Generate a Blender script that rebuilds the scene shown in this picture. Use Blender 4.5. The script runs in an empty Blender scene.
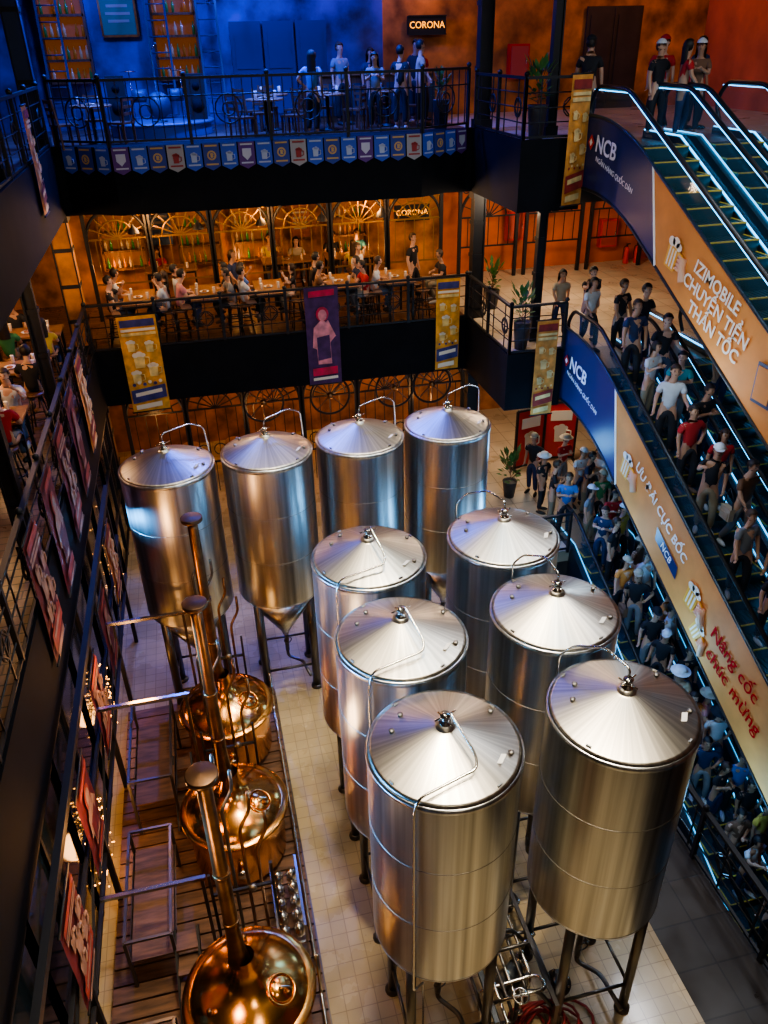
import bpy, math, random
from mathutils import Vector as V, Matrix
random.seed(7)
SC=bpy.context.scene; COL=SC.collection
pi=math.pi
# ------------------------------------------------------------------ materials
MATS={}
def nd(nt,t,**k):
    n=nt.nodes.new(t)
    for a,b in k.items(): setattr(n,a,b)
    return n
def M(name,col,rough=.5,metal=0,emit=None,es=0,var=0,vs=5,bump=0,trans=0,alpha=1,aniso=0,stretch=None,spec=None,radial=False):
    if name in MATS: return MATS[name]
    m=bpy.data.materials.new(name); m.use_nodes=True; nt=m.node_tree; b=nt.nodes['Principled BSDF']
    c=(*col,1)
    b.inputs['Base Color'].default_value=c; b.inputs['Roughness'].default_value=rough; b.inputs['Metallic'].default_value=metal
    if spec is not None: b.inputs['Specular IOR Level'].default_value=spec
    if emit: b.inputs['Emission Color'].default_value=(*emit,1); b.inputs['Emission Strength'].default_value=es
    if trans: b.inputs['Transmission Weight'].default_value=trans
    if alpha<1: b.inputs['Alpha'].default_value=alpha
    if aniso:
        b.inputs['Anisotropic'].default_value=aniso
        tg=nd(nt,'ShaderNodeTangent',direction_type='RADIAL',axis='Z'); nt.links.new(tg.outputs[0],b.inputs['Tangent'])
    if var or bump:
        tc=nd(nt,'ShaderNodeTexCoord'); no=nd(nt,'ShaderNodeTexNoise'); no.inputs['Scale'].default_value=vs; no.inputs['Detail'].default_value=5
        mp=nd(nt,'ShaderNodeMapping'); nt.links.new(mp.outputs[0],no.inputs['Vector'])
        if radial: # brushing that follows the angle round the axis
            sp=nd(nt,'ShaderNodeSeparateXYZ'); at=nd(nt,'ShaderNodeMath',operation='ARCTAN2'); cb=nd(nt,'ShaderNodeCombineXYZ')
            nt.links.new(tc.outputs['Object'],sp.inputs[0]); nt.links.new(sp.outputs[1],at.inputs[0]); nt.links.new(sp.outputs[0],at.inputs[1]); nt.links.new(at.outputs[0],cb.inputs[0]); nt.links.new(cb.outputs[0],mp.inputs[0])
        else: nt.links.new(tc.outputs['Object'],mp.inputs[0])
        if stretch: mp.inputs['Scale'].default_value=stretch
        if var:
            mx=nd(nt,'ShaderNodeMixRGB',blend_type='MULTIPLY'); mx.inputs[0].default_value=1; mx.inputs[1].default_value=c
            cr=nd(nt,'ShaderNodeValToRGB'); cr.color_ramp.elements[0].color=(1-var,)*3+(1,); cr.color_ramp.elements[1].color=(1+var*.4,)*3+(1,)
            cr.color_ramp.elements[0].position=.3; cr.color_ramp.elements[1].position=.7
            nt.links.new(no.outputs[0],cr.inputs[0]); nt.links.new(cr.outputs[0],mx.inputs[2]); nt.links.new(mx.outputs[0],b.inputs['Base Color'])
        if bump:
            bp=nd(nt,'ShaderNodeBump'); bp.inputs['Strength'].default_value=bump; bp.inputs['Distance'].default_value=.02
            nt.links.new(no.outputs[0],bp.inputs['Height']); nt.links.new(bp.outputs[0],b.inputs['Normal'])
    MATS[name]=m; return m
def OC(name,rough=.7,var=.15):
    if name in MATS: return MATS[name]
    m=bpy.data.materials.new(name); m.use_nodes=True; nt=m.node_tree; b=nt.nodes['Principled BSDF']
    oi=nd(nt,'ShaderNodeObjectInfo'); no=nd(nt,'ShaderNodeTexNoise'); no.inputs['Scale'].default_value=9
    tc=nd(nt,'ShaderNodeTexCoord'); nt.links.new(tc.outputs['Object'],no.inputs['Vector'])
    mx=nd(nt,'ShaderNodeMixRGB',blend_type='MULTIPLY'); mx.inputs[0].default_value=var*2
    nt.links.new(oi.outputs['Color'],mx.inputs[1]); nt.links.new(no.outputs[0],mx.inputs[2]); nt.links.new(mx.outputs[0],b.inputs['Base Color'])
    b.inputs['Roughness'].default_value=rough; MATS[name]=m; return m
def brickmat(name,c1,c2,mortar,sx,sy,rough=.4,offset=0,axis='xy',msz=.012,bump=.3,mul=.45):
    m=bpy.data.materials.new(name); m.use_nodes=True; nt=m.node_tree; b=nt.nodes['Principled BSDF']
    tc=nd(nt,'ShaderNodeTexCoord'); br=nd(nt,'ShaderNodeTexBrick',offset=offset); sep=nd(nt,'ShaderNodeSeparateXYZ'); cmb=nd(nt,'ShaderNodeCombineXYZ')
    nt.links.new(tc.outputs['Object'],sep.inputs[0])
    ix={'x':0,'y':1,'z':2}
    nt.links.new(sep.outputs[ix[axis[0]]],cmb.inputs[0]); nt.links.new(sep.outputs[ix[axis[1]]],cmb.inputs[1])
    nt.links.new(cmb.outputs[0],br.inputs['Vector'])
    br.inputs['Color1'].default_value=(*c1,1); br.inputs['Color2'].default_value=(*c2,1); br.inputs['Mortar'].default_value=(*mortar,1)
    br.inputs['Scale'].default_value=1; br.inputs['Brick Width'].default_value=sx; br.inputs['Row Height'].default_value=sy; br.inputs['Mortar Size'].default_value=msz
    no=nd(nt,'ShaderNodeTexNoise'); no.inputs['Scale'].default_value=1.3; no.inputs['Detail'].default_value=6; nt.links.new(tc.outputs['Object'],no.inputs['Vector'])
    mx=nd(nt,'ShaderNodeMixRGB',blend_type='MULTIPLY'); mx.inputs[0].default_value=mul
    cr=nd(nt,'ShaderNodeValToRGB'); cr.color_ramp.elements[0].position=.35; cr.color_ramp.elements[0].color=(.55,.55,.55,1); cr.color_ramp.elements[1].position=.65
    nt.links.new(no.outputs[0],cr.inputs[0]); nt.links.new(br.outputs[0],mx.inputs[1]); nt.links.new(cr.outputs[0],mx.inputs[2])
    nt.links.new(mx.outputs[0],b.inputs['Base Color'])
    mr=nd(nt,'ShaderNodeMapRange'); mr.inputs[1].default_value=.3; mr.inputs[2].default_value=.7; mr.inputs[3].default_value=rough*.4; mr.inputs[4].default_value=rough*1.6; nt.links.new(no.outputs[0],mr.inputs[0]); nt.links.new(mr.outputs[0],b.inputs['Roughness'])
    bp=nd(nt,'ShaderNodeBump'); bp.inputs['Strength'].default_value=bump; bp.inputs['Distance'].default_value=.01; bp.invert=True
    nt.links.new(br.outputs['Fac'],bp.inputs['Height']); nt.links.new(bp.outputs[0],b.inputs['Normal'])
    MATS[name]=m; return m
STEEL=M('brushed_steel',(.66,.69,.71),.29,1,aniso=.4,var=.48,vs=1.6,stretch=(6,6,.10))  # vertical highlight streaks are painted into the steel colour
CONE=M('spun_steel_cone',(.60,.575,.52),.35,1,aniso=.6,var=.40,vs=3,stretch=(4,1,1),radial=True)
SEAM=M('weld_seam',(.30,.29,.27),.45,1)
PIPE=M('polished_pipe',(.62,.61,.58),.22,1)
DKPIPE=M('dark_pipe',(.14,.135,.13),.35,.9)
COPPER=M('polished_copper',(1.0,.47,.14),.2,1,var=.35,vs=2.5)
BRASS=M('aged_copper_stack',(.30,.16,.075),.34,1,var=.45,vs=6)
GOLD=M('gilt_ironwork',(.38,.22,.06),.4,.8)
BLACK=M('black_iron',(.012,.013,.016),.5,.1)
BLACKP=M('black_fascia',(.006,.007,.010),.8,var=.3,vs=2,spec=.15)
NAVY=M('navy_frame',(.02,.04,.09),.4)
WOOD=M('dark_wood',(.14,.065,.03),.45,var=.5,vs=4,stretch=(8,1,1))
TABLEW=M('table_wood',(.30,.15,.06),.35,var=.4,vs=5,stretch=(1,8,1))
BOARD=M('deck_board',(.14,.07,.036),.5,var=.6,vs=3,stretch=(1,6,1))
ORANGEW=M('orange_plaster',(.62,.25,.05),.8,var=.75,vs=1.6,bump=.3)
BROWNW=M('brown_brick_plaster',(.36,.15,.05),.8,var=.7,vs=1.8,bump=.3)
REDW=M('terracotta_plaster',(.62,.17,.06),.8,var=.35,vs=1.2)
BLUEW=M('blue_lit_plaster',(.09,.10,.36),.8,var=.8,vs=1.4)  # blue stage lighting is tinted into the wall colour
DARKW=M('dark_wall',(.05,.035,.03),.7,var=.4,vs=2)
GLASS=M('tinted_glass',(.05,.12,.18),.06,0,alpha=.25)
DGLASS=M('dark_window_glass',(.008,.018,.03),.08,0)
WHITE=M('white_paint',(.8,.8,.78),.5)
RED=M('red_paint',(.6,.03,.02),.45)
GREEN=M('leaf_green',(.05,.16,.03),.6,var=.4)
POT=M('dark_pot',(.04,.04,.045),.5)
CYAN=M('cyan_led',(.1,.8,1),.4,emit=(.08,.50,1),es=4.5)
CYAND=M('cyan_led_soft',(.1,.6,.8),.4,emit=(.06,.42,.85),es=2.2)
WARM=M('warm_bulb',(1,.7,.3),.4,emit=(1,.55,.18),es=28)
WARMS=M('fairy_bulb',(1,.7,.3),.4,emit=(1,.40,.08),es=10)
YEL=M('neon_yellow',(1,.5,.05),.4,emit=(1,.34,.03),es=2.2)
STEPM=M('step_tread',(.035,.085,.10),.35,.5)  # teal light falling on the steps is mixed into the tread colour
STEPY=M('step_yellow',(.55,.40,.05),.5)
RUB=M('handrail_rubber',(.012,.012,.014),.4)
ADO=M('ad_orange',(.74,.29,.065),.7,var=.25,vs=1.2)
ADN=M('ad_navy',(.010,.025,.12),.35)
CREAM=M('cream_lettering',(.92,.85,.70),.5)
NAVT=M('navy_lettering',(.02,.03,.12),.5)
REDT=M('dark_red_lettering',(.50,.006,.006),.8,spec=.1)
WHT=M('white_lettering',(.9,.9,.9),.5)
BEER=M('beer_amber',(.85,.42,.05),.4)
FOAM=M('foam_cream',(.85,.76,.58),.6)
TILE=brickmat('beige_floor_tile',(.48,.37,.21),(.53,.41,.235),(.34,.26,.155),.2,.2,.26,msz=.006,bump=.12,mul=.5)
TILE2=brickmat('beige_stone_tile',(.60,.50,.36),(.64,.54,.40),(.38,.31,.22),.6,.6,.45)
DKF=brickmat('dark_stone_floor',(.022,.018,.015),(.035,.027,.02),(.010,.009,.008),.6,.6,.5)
LFLOOR=brickmat('brown_boards',(.14,.075,.04),(.17,.09,.05),(.03,.02,.01),1.8,.18,.4,.4)
SKIN=OC('skin',.55,.05); CLOTH=OC('cloth',.85,.15); HAIRM=OC('hair_strands',.6,.2); SHOEM=OC('shoe_leather',.6,.1)
EYEM=M('face_dark',(.05,.02,.02),.3)
# ------------------------------------------------------------------ mesh builder
class MB:
    def __init__(s): s.v=[];s.f=[];s.m=[];s.s=[]
    def add(s,vs,fs,mi=0,sm=False):
        o=len(s.v); s.v+= [tuple(x) for x in vs]
        for f in fs: s.f.append([i+o for i in f]); s.m.append(mi); s.s.append(sm)
        return s
    def box(s,c,d,mi=0,rz=0,mat=None):
        x,y,z=d[0]/2,d[1]/2,d[2]/2
        vs=[V((a*x,b*y,e*z)) for e in(-1,1) for b in(-1,1) for a in(-1,1)]
        R=mat if mat else Matrix.Rotation(rz,3,'Z')
        vs=[R@v+V(c) for v in vs]
        return s.add(vs,[(0,2,3,1),(4,5,7,6),(0,1,5,4),(2,6,7,3),(0,4,6,2),(1,3,7,5)],mi)
    def beam(s,p,q,w=.05,h=None,mi=0):
        p,q=V(p),V(q); d=q-p; h=h or w
        u=d.normalized(); a=V((0,0,1)) if abs(u.z)<.95 else V((0,1,0))
        r=u.cross(a).normalized(); t=r.cross(u)
        R=Matrix((r,u,t)).transposed()
        return s.box((p+q)/2,(w,d.length,h),mi,mat=R)
    def lathe(s,pr,n=24,c=(0,0,0),mi=0,sm=True,cap=True):
        o=[];c=V(c)
        for r,z in pr:
            for i in range(n):
                a=2*pi*i/n; o.append((c.x+r*math.cos(a),c.y+r*math.sin(a),c.z+z))
        fs=[]
        for j in range(len(pr)-1):
            for i in range(n):
                k=(i+1)%n; fs.append((j*n+i,j*n+k,(j+1)*n+k,(j+1)*n+i))
        s.add(o,fs,mi,sm)
        if cap:
            b=len(s.v)-len(o)
            if pr[0][0]>1e-4: s.f.append([b+i for i in range(n)][::-1]); s.m.append(mi); s.s.append(False)
            if pr[-1][0]>1e-4: s.f.append([b+(len(pr)-1)*n+i for i in range(n)]); s.m.append(mi); s.s.append(False)
        return s
    def tube(s,pts,r=.02,n=8,mi=0,closed=False,rs=None):
        P=[V(p) for p in pts]; L=len(P); o=[]; prev=None
        for i,p in enumerate(P):
            if closed: t=(P[(i+1)%L]-P[i-1]).normalized()
            else: t=(P[min(i+1,L-1)]-P[max(i-1,0)]).normalized()
            if prev is None:
                a=V((0,0,1)) if abs(t.z)<.9 else V((1,0,0)); u=t.cross(a).normalized()
            else: u=(prev-t*prev.dot(t)).normalized()
            prev=u; w=t.cross(u); rr=rs[i] if rs else r
            for k in range(n):
                a=2*pi*k/n; o.append(p+(u*math.cos(a)+w*math.sin(a))*rr)
        fs=[]
        for i in range(L if closed else L-1):
            j=(i+1)%L
            for k in range(n):
                l=(k+1)%n; fs.append((i*n+k,i*n+l,j*n+l,j*n+k))
        if not closed: fs+= [tuple(range(n))[::-1],tuple((L-1)*n+k for k in range(n))]
        return s.add(o,fs,mi,True)
    def bend(s,pts,r=.02,n=8,mi=0,br=.08):
        P=[V(p) for p in pts]; o=[P[0]]
        for i in range(1,len(P)-1):
            a=(P[i-1]-P[i]);b=(P[i+1]-P[i]); q=min(br,a.length*.45,b.length*.45)
            A=P[i]+a.normalized()*q;B=P[i]+b.normalized()*q
            for t in(0,.25,.5,.75,1): o.append(A*(1-t)**2+P[i]*2*t*(1-t)+B*t*t)
        o.append(P[-1]); return s.tube(o,r,n,mi)
    def ring(s,c,R,r=.015,ax='z',n=24,mi=0,a0=0,a1=2*pi,m=6):
        full=abs(a1-a0-2*pi)<1e-6; pts=[]
        for i in range(n if full else n+1):
            a=a0+(a1-a0)*i/n; x,y=R*math.cos(a),R*math.sin(a)
            pts.append(V(c)+V({'z':(x,y,0),'y':(x,0,y),'x':(0,x,y)}[ax]))
        return s.tube(pts,r,m,mi,closed=full)
    def sph(s,c,r,n=12,m=8,mi=0,keep=None):
        if not hasattr(r,'__len__'): r=(r,r,r)
        o=[]
        for j in range(m+1):
            t=pi*j/m
            for i in range(n):
                a=2*pi*i/n; o.append((c[0]+r[0]*math.sin(t)*math.cos(a),c[1]+r[1]*math.sin(t)*math.sin(a),c[2]+r[2]*math.cos(t)))
        fs=[]
        for j in range(m):
            for i in range(n):
                k=(i+1)%n; f=(j*n+i,(j+1)*n+i,(j+1)*n+k,j*n+k)
                if keep:
                    q=sum((V(o[x]) for x in f),V())/4
                    if not keep(q): continue
                fs.append(f)
        return s.add(o,fs,mi,True)
    def mesh(s,name,mats):
        used=set(i for f in s.f for i in f)
        if len(used)<len(s.v):
            mp={};nv=[]
            for i in sorted(used): mp[i]=len(nv); nv.append(s.v[i])
            s.v=nv; s.f=[[mp[i] for i in f] for f in s.f]
        me=bpy.data.meshes.new(name); me.from_pydata(s.v,[],s.f)
        for m in mats: me.materials.append(m)
        me.polygons.foreach_set('material_index',s.m); me.polygons.foreach_set('use_smooth',s.s); me.update(); return me
def O(name,mb,mats,loc=(0,0,0),rz=0,parent=None,label=None,cat=None,group=None,kind=None,color=None):
    if not isinstance(mats,(list,tuple)): mats=[mats]
    me=mb if isinstance(mb,bpy.types.Mesh) else mb.mesh(name,mats)
    o=bpy.data.objects.new(name,me); o.location=loc; o.rotation_euler=(0,0,rz); COL.objects.link(o)
    if parent: o.parent=parent
    for k,x in(('label',label),('category',cat),('group',group),('kind',kind)):
        if x: o[k]=x
    if color: o.color=(*color,1)
    return o
def E(name,label,cat,loc=(0,0,0),rz=0,group=None):
    o=bpy.data.objects.new(name,None); o.empty_display_size=.1; o.location=loc; o.rotation_euler=(0,0,rz); COL.objects.link(o)
    o['label']=label;o['category']=cat
    if group:o['group']=group
    return o
def dup(root,loc,rz=0,label=None,scale=1,group=None):
    def rec(o,par):
        c=o.copy(); COL.objects.link(c)
        if par: c.parent=par
        for ch in o.children: rec(ch,c)
        return c
    n=rec(root,None); n.location=loc; n.rotation_euler=(0,0,rz); n.scale=(scale,)*3
    if label: n['label']=label
    if group: n['group']=group
    return n
def text(body,size,mat,Mx,parent=None,name='lettering',bold=0):
    cu=bpy.data.curves.new(name,'FONT'); cu.body=body; cu.size=size; cu.align_x='CENTER'; cu.align_y='CENTER'; cu.extrude=.002; cu.offset=bold; cu.resolution_u=3; cu.space_line=.9
    t=bpy.data.objects.new('tmp',cu); COL.objects.link(t); bpy.context.view_layer.update()
    me=bpy.data.meshes.new_from_object(t.evaluated_get(bpy.context.evaluated_depsgraph_get())); bpy.data.objects.remove(t)
    me.name=name; me.materials.clear(); me.materials.append(mat)
    o=bpy.data.objects.new(name,me); COL.objects.link(o); o.matrix_world=Mx
    if parent: o.parent=parent
    return o
def planeX(loc,slope=0):  # text plane facing -X, reading toward -Y
    a=math.atan(slope); c,s=math.cos(a),math.sin(a)
    m=Matrix(((0,0,-1),(-c,-s,0),(-s,c,0))).to_4x4(); m.translation=V(loc); return m
def planeY(loc):
    m=Matrix(((1,0,0),(0,0,-1),(0,1,0))).to_4x4(); m.translation=V(loc); return m
# ------------------------------------------------------------------ key dimensions
XL=-2.55; XR=6.45; YB=18.3; YR=15.5; YW=22.6; Z2=4.5; Z3=8.75
def S(name,c0,c1,mat):
    c=[(a+b)/2 for a,b in zip(c0,c1)]; d=[abs(b-a) for a,b in zip(c0,c1)]
    return O(name,MB().box((0,0,0),d),mat,loc=c,kind='structure')
# floors
S('floor',(-6.5,-6,-.3),(4.85,YW,0),TILE)
S('floor',(4.85,-6,-.3),(6.0,14.2,0),DKF)
S('floor',(4.85,14.2,-.3),(14.5,YW,0),TILE2)
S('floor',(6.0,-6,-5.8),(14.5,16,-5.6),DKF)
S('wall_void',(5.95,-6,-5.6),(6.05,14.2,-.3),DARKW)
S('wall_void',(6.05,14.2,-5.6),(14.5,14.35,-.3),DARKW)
CEILM=M('ceiling_brown',(.07,.045,.03),.9,spec=.2)
def slab(c0,c1,fm,z):
    S('floor',(c0[0],c0[1],z-.12),(c1[0],c1[1],z),fm)
    S('ceiling',(c0[0],c0[1],z-1.15),(c1[0],c1[1],z-.12),CEILM)
for z,fm,fr in((Z2,LFLOOR,TILE2),(Z3,LFLOOR,TILE2)):
    slab((-6.5,YB),(XR,YW),fm,z); slab((-6.5,2),(XL,YB),fm,z); slab((XR,YR),(14.5,YW),fr,z); slab((10.9,2),(14.5,YR),fr,z)
    for c0,c1 in (((XL,YB-.1),(XR,YB)),((XR-.1,YR),(XR,YB-.1)),((XR-.1,YR-.1),(7.66,YR))):
        S('trim_1',(c0[0],c0[1],z-1.25),(c1[0],c1[1],z+.06),BLACKP)
    S('trim_2',(XL,2,z-1.25),(XL+.1,YB-.1,z+.06),BLACKP)
    S('trim_3',(10.8,2,z-1.25),(10.9,14,z+.06),BLACKP)
mb=MB(); pts=[(-2.3,YB-.1),(-1.3,YB-.75),(5.0,YB-.75),(6.2,YB-.1)]
k=len(pts); mb.add([(x,y,Z3+.06) for x,y in pts]+[(x,y,Z3-1.2) for x,y in pts],[tuple(range(k))[::-1],tuple(range(k,2*k))]+[(i,i+1,i+1+k,i+k) for i in range(k-1)])
O('floor_stage_front',mb,BLACKP,kind='structure')
# walls
S('wall_back',(-6.5,YW,-.3),(14.5,YW+.2,Z2-1.1),BROWNW)
S('wall_back',(-6.5,YW,Z2-1.1),(XR+.5,YW+.2,Z3-1.1),ORANGEW)
S('wall_back',(XR+.5,YW,Z2-1.1),(14.5,YW+.2,Z3-1.1),REDW)
S('wall_back',(-6.5,YW,Z3-1.1),(5.4,YW+.2,13.5),BLUEW)
S('wall_back',(5.4,YW,Z3-1.1),(14.5,YW+.2,13.5),ORANGEW)
S('wall_right',(14.5,-6,-5.6),(14.7,YW,13.5),REDW)
S('wall_left',(-6.7,-6,-.3),(-6.5,YW,13.5),DARKW)
S('wall_front',(-6.5,-6.2,-5.6),(14.5,-6,13.5),M('warm_grey_plaster',(.22,.17,.13),.8,var=.4,vs=1))
S('ceiling',(-6.5,-6,13.5),(14.5,YW,13.7),M('black_ceiling',(.02,.02,.025),.8))
# ------------------------------------------------------------------ columns
def column(x,y,z0,z1,w,mat,label):
    e=E('column',label,'column',(x,y,z0))
    h=z1-z0
    O('shaft',MB().box((0,0,h/2),(w,w,h)),mat,parent=e)
    for zz in (0.1,h-.1): O('collar',MB().box((0,0,zz),(w+.1,w+.1,.2)),BLACK,parent=e)
    for zz in [h*f for f in(.25,.5,.75)]: O('band',MB().box((0,0,zz),(w+.04,w+.04,.08)),BLACK,parent=e)
    for a in(-1,1): O('corner_strip',MB().beam((a*w/2,-w/2-.02,0),(a*w/2,-w/2-.02,h),.03),BLACK,parent=e)
LC='square iron-clad column at the balcony edge'
column(XL-.15,YB+.25,Z2,Z3-1.2,.38,ORANGEW,'weathered orange column with black collars at balcony corner')
for z0,z1 in((0,Z2-1.25),(Z2,Z3-1.25),(Z3,13.5)):
    column(XR+.2,YB+.2,z0,z1,.26,BLACK,LC)
    if z0>0: column(XR+.9,YR+.9,z0,z1,.16,BLACK,LC)
column(XL-.15,YB+.25,Z3,13.5,.3,NAVY,'dark blue column beside the upper stage balcony')
column(XL-.15,YB+.25,0,3.25,.38,WOOD,'brown timber-clad column on brewery floor')
for yy in(6,10,14):
    column(XL-.2,yy,Z2,Z3-1.25,.18,BLACK,LC); column(XL-.25,yy,0,3.25,.2,BLACK,'black steel column against glazed wall')
    column(XL-.2,yy,Z3,13.5,.18,BLACK,LC)
# ------------------------------------------------------------------ railings
def railing(p,q,z,h=1.1,style=0,label='black wrought-iron railing along the balcony edge'):
    p,q=V((*p,0)),V((*q,0)); L=(q-p).length; ang=math.atan2(q.y-p.y,q.x-p.x)
    e=E('railing',label,'railing',(p.x,p.y,z),ang)
    O('top_rail',MB().box((L/2,0,h),(L,.07,.05)),BLACK,parent=e)
    O('bottom_rail',MB().box((L/2,0,.1),(L,.04,.04)),BLACK,parent=e)
    n=max(1,round(L/1.5)); pm=None
    for i in range(n+1):
        x=L*i/n
        if pm is None: pm=MB().box((0,0,h/2),(.06,.06,h)).sph((0,0,h+.06),.05,8,6).mesh('post',[BLACK])
        O('post',pm,None,loc=(x,0,0),parent=e)
    inf=MB()
    if style==0:
        for zz in(.35,.6,.85): inf.tube([(0,0,zz),(L,0,zz)],.012,5)
        m=max(1,round(L/.75))
        for i in range(m):
            x=(i+.5)*L/m; inf.beam((x,0,.12),(x,0,h),.02)
            if i%2: inf.ring((x,0,.6),.17,.014,'y',12); inf.beam((x-.17,0,.6),(x,0,.78),.02); inf.beam((x,0,.78),(x+.17,0,.6),.02); inf.beam((x+.17,0,.6),(x,0,.42),.02); inf.beam((x,0,.42),(x-.17,0,.6),.02)
    else:
        m=max(1,round(L/.2))
        for i in range(m): inf.beam(((i+.5)*L/m,0,.1),((i+.5)*L/m,0,h),.018)
        k=max(1,round(L/1.5))
        for i in range(k):
            x=(i+.5)*L/k
            inf.ring((x,0,.6),.26,.016,'y',16); inf.ring((x,0,.6),.12,.016,'y',12)
        inf.tube([(0,0,.85),(L,0,.85)],.014,5)
    O('infill',inf,BLACK,parent=e)
    return e
railing((XL+.05,YB-.05),(XR-.1,YB-.05),Z2,1.1,0)
railing((XR-.05,YB-.1),(XR-.05,YR-.05),Z2,1.1,0)
railing((XR-.05,YR-.05),(7.66,YR-.05),Z2,1.1,0)
railing((XL+.05,3),(XL+.05,YB-.1),Z2,1.1,0)
railing((XL+.05,3),(XL+.05,YB-.1),Z3,1.1,0)
railing((-2.3,YB-.15),(-1.3,YB-.78),Z3+.06,1.15,1); railing((-1.3,YB-.78),(5,YB-.78),Z3+.06,1.15,1,'ornate black railing round the blue-lit stage'); railing((5,YB-.78),(6.2,YB-.15),Z3+.06,1.15,1)
railing((XR-.05,YB-.1),(XR-.05,YR-.05),Z3,1.1,0); railing((XR-.05,YR-.05),(7.66,YR-.05),Z3,1.1,0)
railing((5.98,3),(5.98,14.1),0,1.05,0,'black iron railing guarding the escalator void'); railing((6.0,14.15),(7.66,14.15),0,1.05,0,'black iron railing guarding the escalator void')
railing((10.85,3),(10.85,14),Z2,1.1,0); railing((10.85,3),(10.85,14),Z3,1.1,0)
# ------------------------------------------------------------------ tanks
R=.735
def tank(x,y,kind,label,rot=0,pipe='front'):
    e=E('fermentation_tank',label,'brewing tank',(x,y,0),rot,'stainless fermentation tanks')
    zt,zb=4.8,2.15
    b=MB().lathe([(R,zb),(R,zt-.05),(R,zt-.035),(R+.012,zt-.03),(R+.012,zt+.012),(R-.01,zt+.02)],64,cap=False)
    O('tank_body',b,STEEL,parent=e)
    for zz in (zb+.02,zb+.90,zb+1.78): O('weld_seam',MB().ring((0,0,zz),R-.001,.005,'z',64,m=4),SEAM,parent=e)
    c=MB().lathe([(R-.005,zt+.015),(.700,zt+.036),(.696,zt+.04),(.685,zt+.0442),(.12,zt+.262),(.095,zt+.272),(.09,zt+.275),(.085,zt+.31),(.0,zt+.31)],72)
    O('cone_lid',c,CONE,parent=e)
    ob=MB()
    if kind=='cone': ob.lathe([(.06,zb-1.15),(.07,zb-1.08),(R,zb)],48)
    else: ob.lathe([(.05,zb-.28),(.3,zb-.23),(.6,zb-.11),(R,zb)],48)
    O('tank_bottom',ob,STEEL,parent=e)
    lr=.075 if kind=='cone' else .058
    lm=MB().tube([(0,0,.06),(0,0,zb+.25)],lr,12).lathe([(lr+.04,0),(lr+.04,.03),(.05,.07)],12).mesh('leg',[DKPIPE])
    for i in range(4):
        a=pi/4+i*pi/2-rot; O('leg',lm,None,loc=((R-.09)*math.cos(a),(R-.09)*math.sin(a),0),parent=e)
    q=(R-.09)
    for i in range(4):
        a=pi/4+i*pi/2-rot; a2=a+pi/2; O('cross_brace',MB().tube([(q*math.cos(a),q*math.sin(a),.55),(q*math.cos(a2),q*math.sin(a2),.55)],.022,8),DKPIPE,parent=e)
    f=MB().lathe([(.06,0),(.06,.04),(.035,.05),(.035,.10),(.05,.11),(.05,.13),(0,.14)],16,(0,0,zt+.29))
    f.tube([(-.11,-.04,zt+.40),(.11,.04,zt+.40)],.009,6); f.tube([(.04,-.10,zt+.36),(-.04,.10,zt+.36)],.009,6)
    O('manway_clamp',f,PIPE,parent=e)
    p=MB(); P=None
    if pipe=='front': P=[(0,0,zt+.42),(.03,-.05,zt+.48),(.16,-.40,zt+.28),(.14,-.50,zt+.22),(-.42,-.60,zt+.12),(-.47,-.62,zt-.05),(-.47,-.62,zb-.2),(-.3,-.4,zb-.5),(-.3,-.4,.6)]
    elif pipe=='back': P=[(0,0,zt+.42),(0,.0,zt+.54),(-.05,.35,zt+.54),(-.22,.62,zt+.40),(-.3,.74,zt+.2),(-.3,.72,zt-.3),(-.3,.72,zb),(-.3,.6,zb-.5)]
    else: P=[(0,0,zt+.42),(0,0,zt+.56),(.45,.1,zt+.62),(.66,.12,zt+.52),(.72,.2,zt-.1),(.72,.2,zt-1.8)]
    p.bend(P,.013,8,br=.07)
    O('spray_pipe',p,PIPE,parent=e)
    for a,rr in((2.3,.5),(2.75,.5),(.4,.58),(-.5,.62)):
        zz=zt+.02+(.735-rr)*.37
        O('nozzle',MB().lathe([(.022,0),(.022,.025),(.028,.03),(.028,.04),(0,.042)],10,(rr*math.cos(a),rr*math.sin(a),zz)),SEAM,parent=e)
    lgm=MB().box((0,0,.02),(.015,.05,.04)).mesh('lifting_lug',[SEAM])
    for i in range(4):
        a=i*pi/2+.5; O('lifting_lug',lgm,None,loc=((R-.06)*math.cos(a),(R-.06)*math.sin(a),zt+.03),rz=a,parent=e)
    o=O('rating_plate',MB().box((0,0,0),(.12,.07,.006)),WHITE,loc=(.55*math.cos(-.7),.55*math.sin(-.7),zt+.105),rz=-.7+pi/2,parent=e); o.rotation_euler=(-.36,0,-.7+pi/2)
    v=MB().tube([(0,0,zb-.25 if kind!='cone' else zb-1.1),(0,0,.6)],.04,10); v.bend([(0,0,.65),(0,0,.45),(.2,-.25,.45),(.2,-.7,.45)],.03,8); v.ring((0,-.08,.9),.07,.01,'y',12)
    O('outlet_valve',v,DKPIPE,parent=e)
LT='tall stainless steel fermentation tank with conical lid on four legs'; LT2='stainless steel fermentation tank with conical lid and cone-shaped underside'
for x,y,r in((1.66,4.957,0),(1.66,6.574,-.05),(1.66,8.229,-.1)): tank(x,y,'dish',LT,r)
for x,y,r in((3.49,4.957,.1),(3.49,6.574,-.1),(3.49,8.229,.2)): tank(x,y,'dish',LT,r,'back')
for x,y,r in((-.865,11.55,.1),(.719,11.65,.2),(2.289,11.75,.1),(3.852,11.85,.15)): tank(x,y,'cone',LT2,r,'side')
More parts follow.
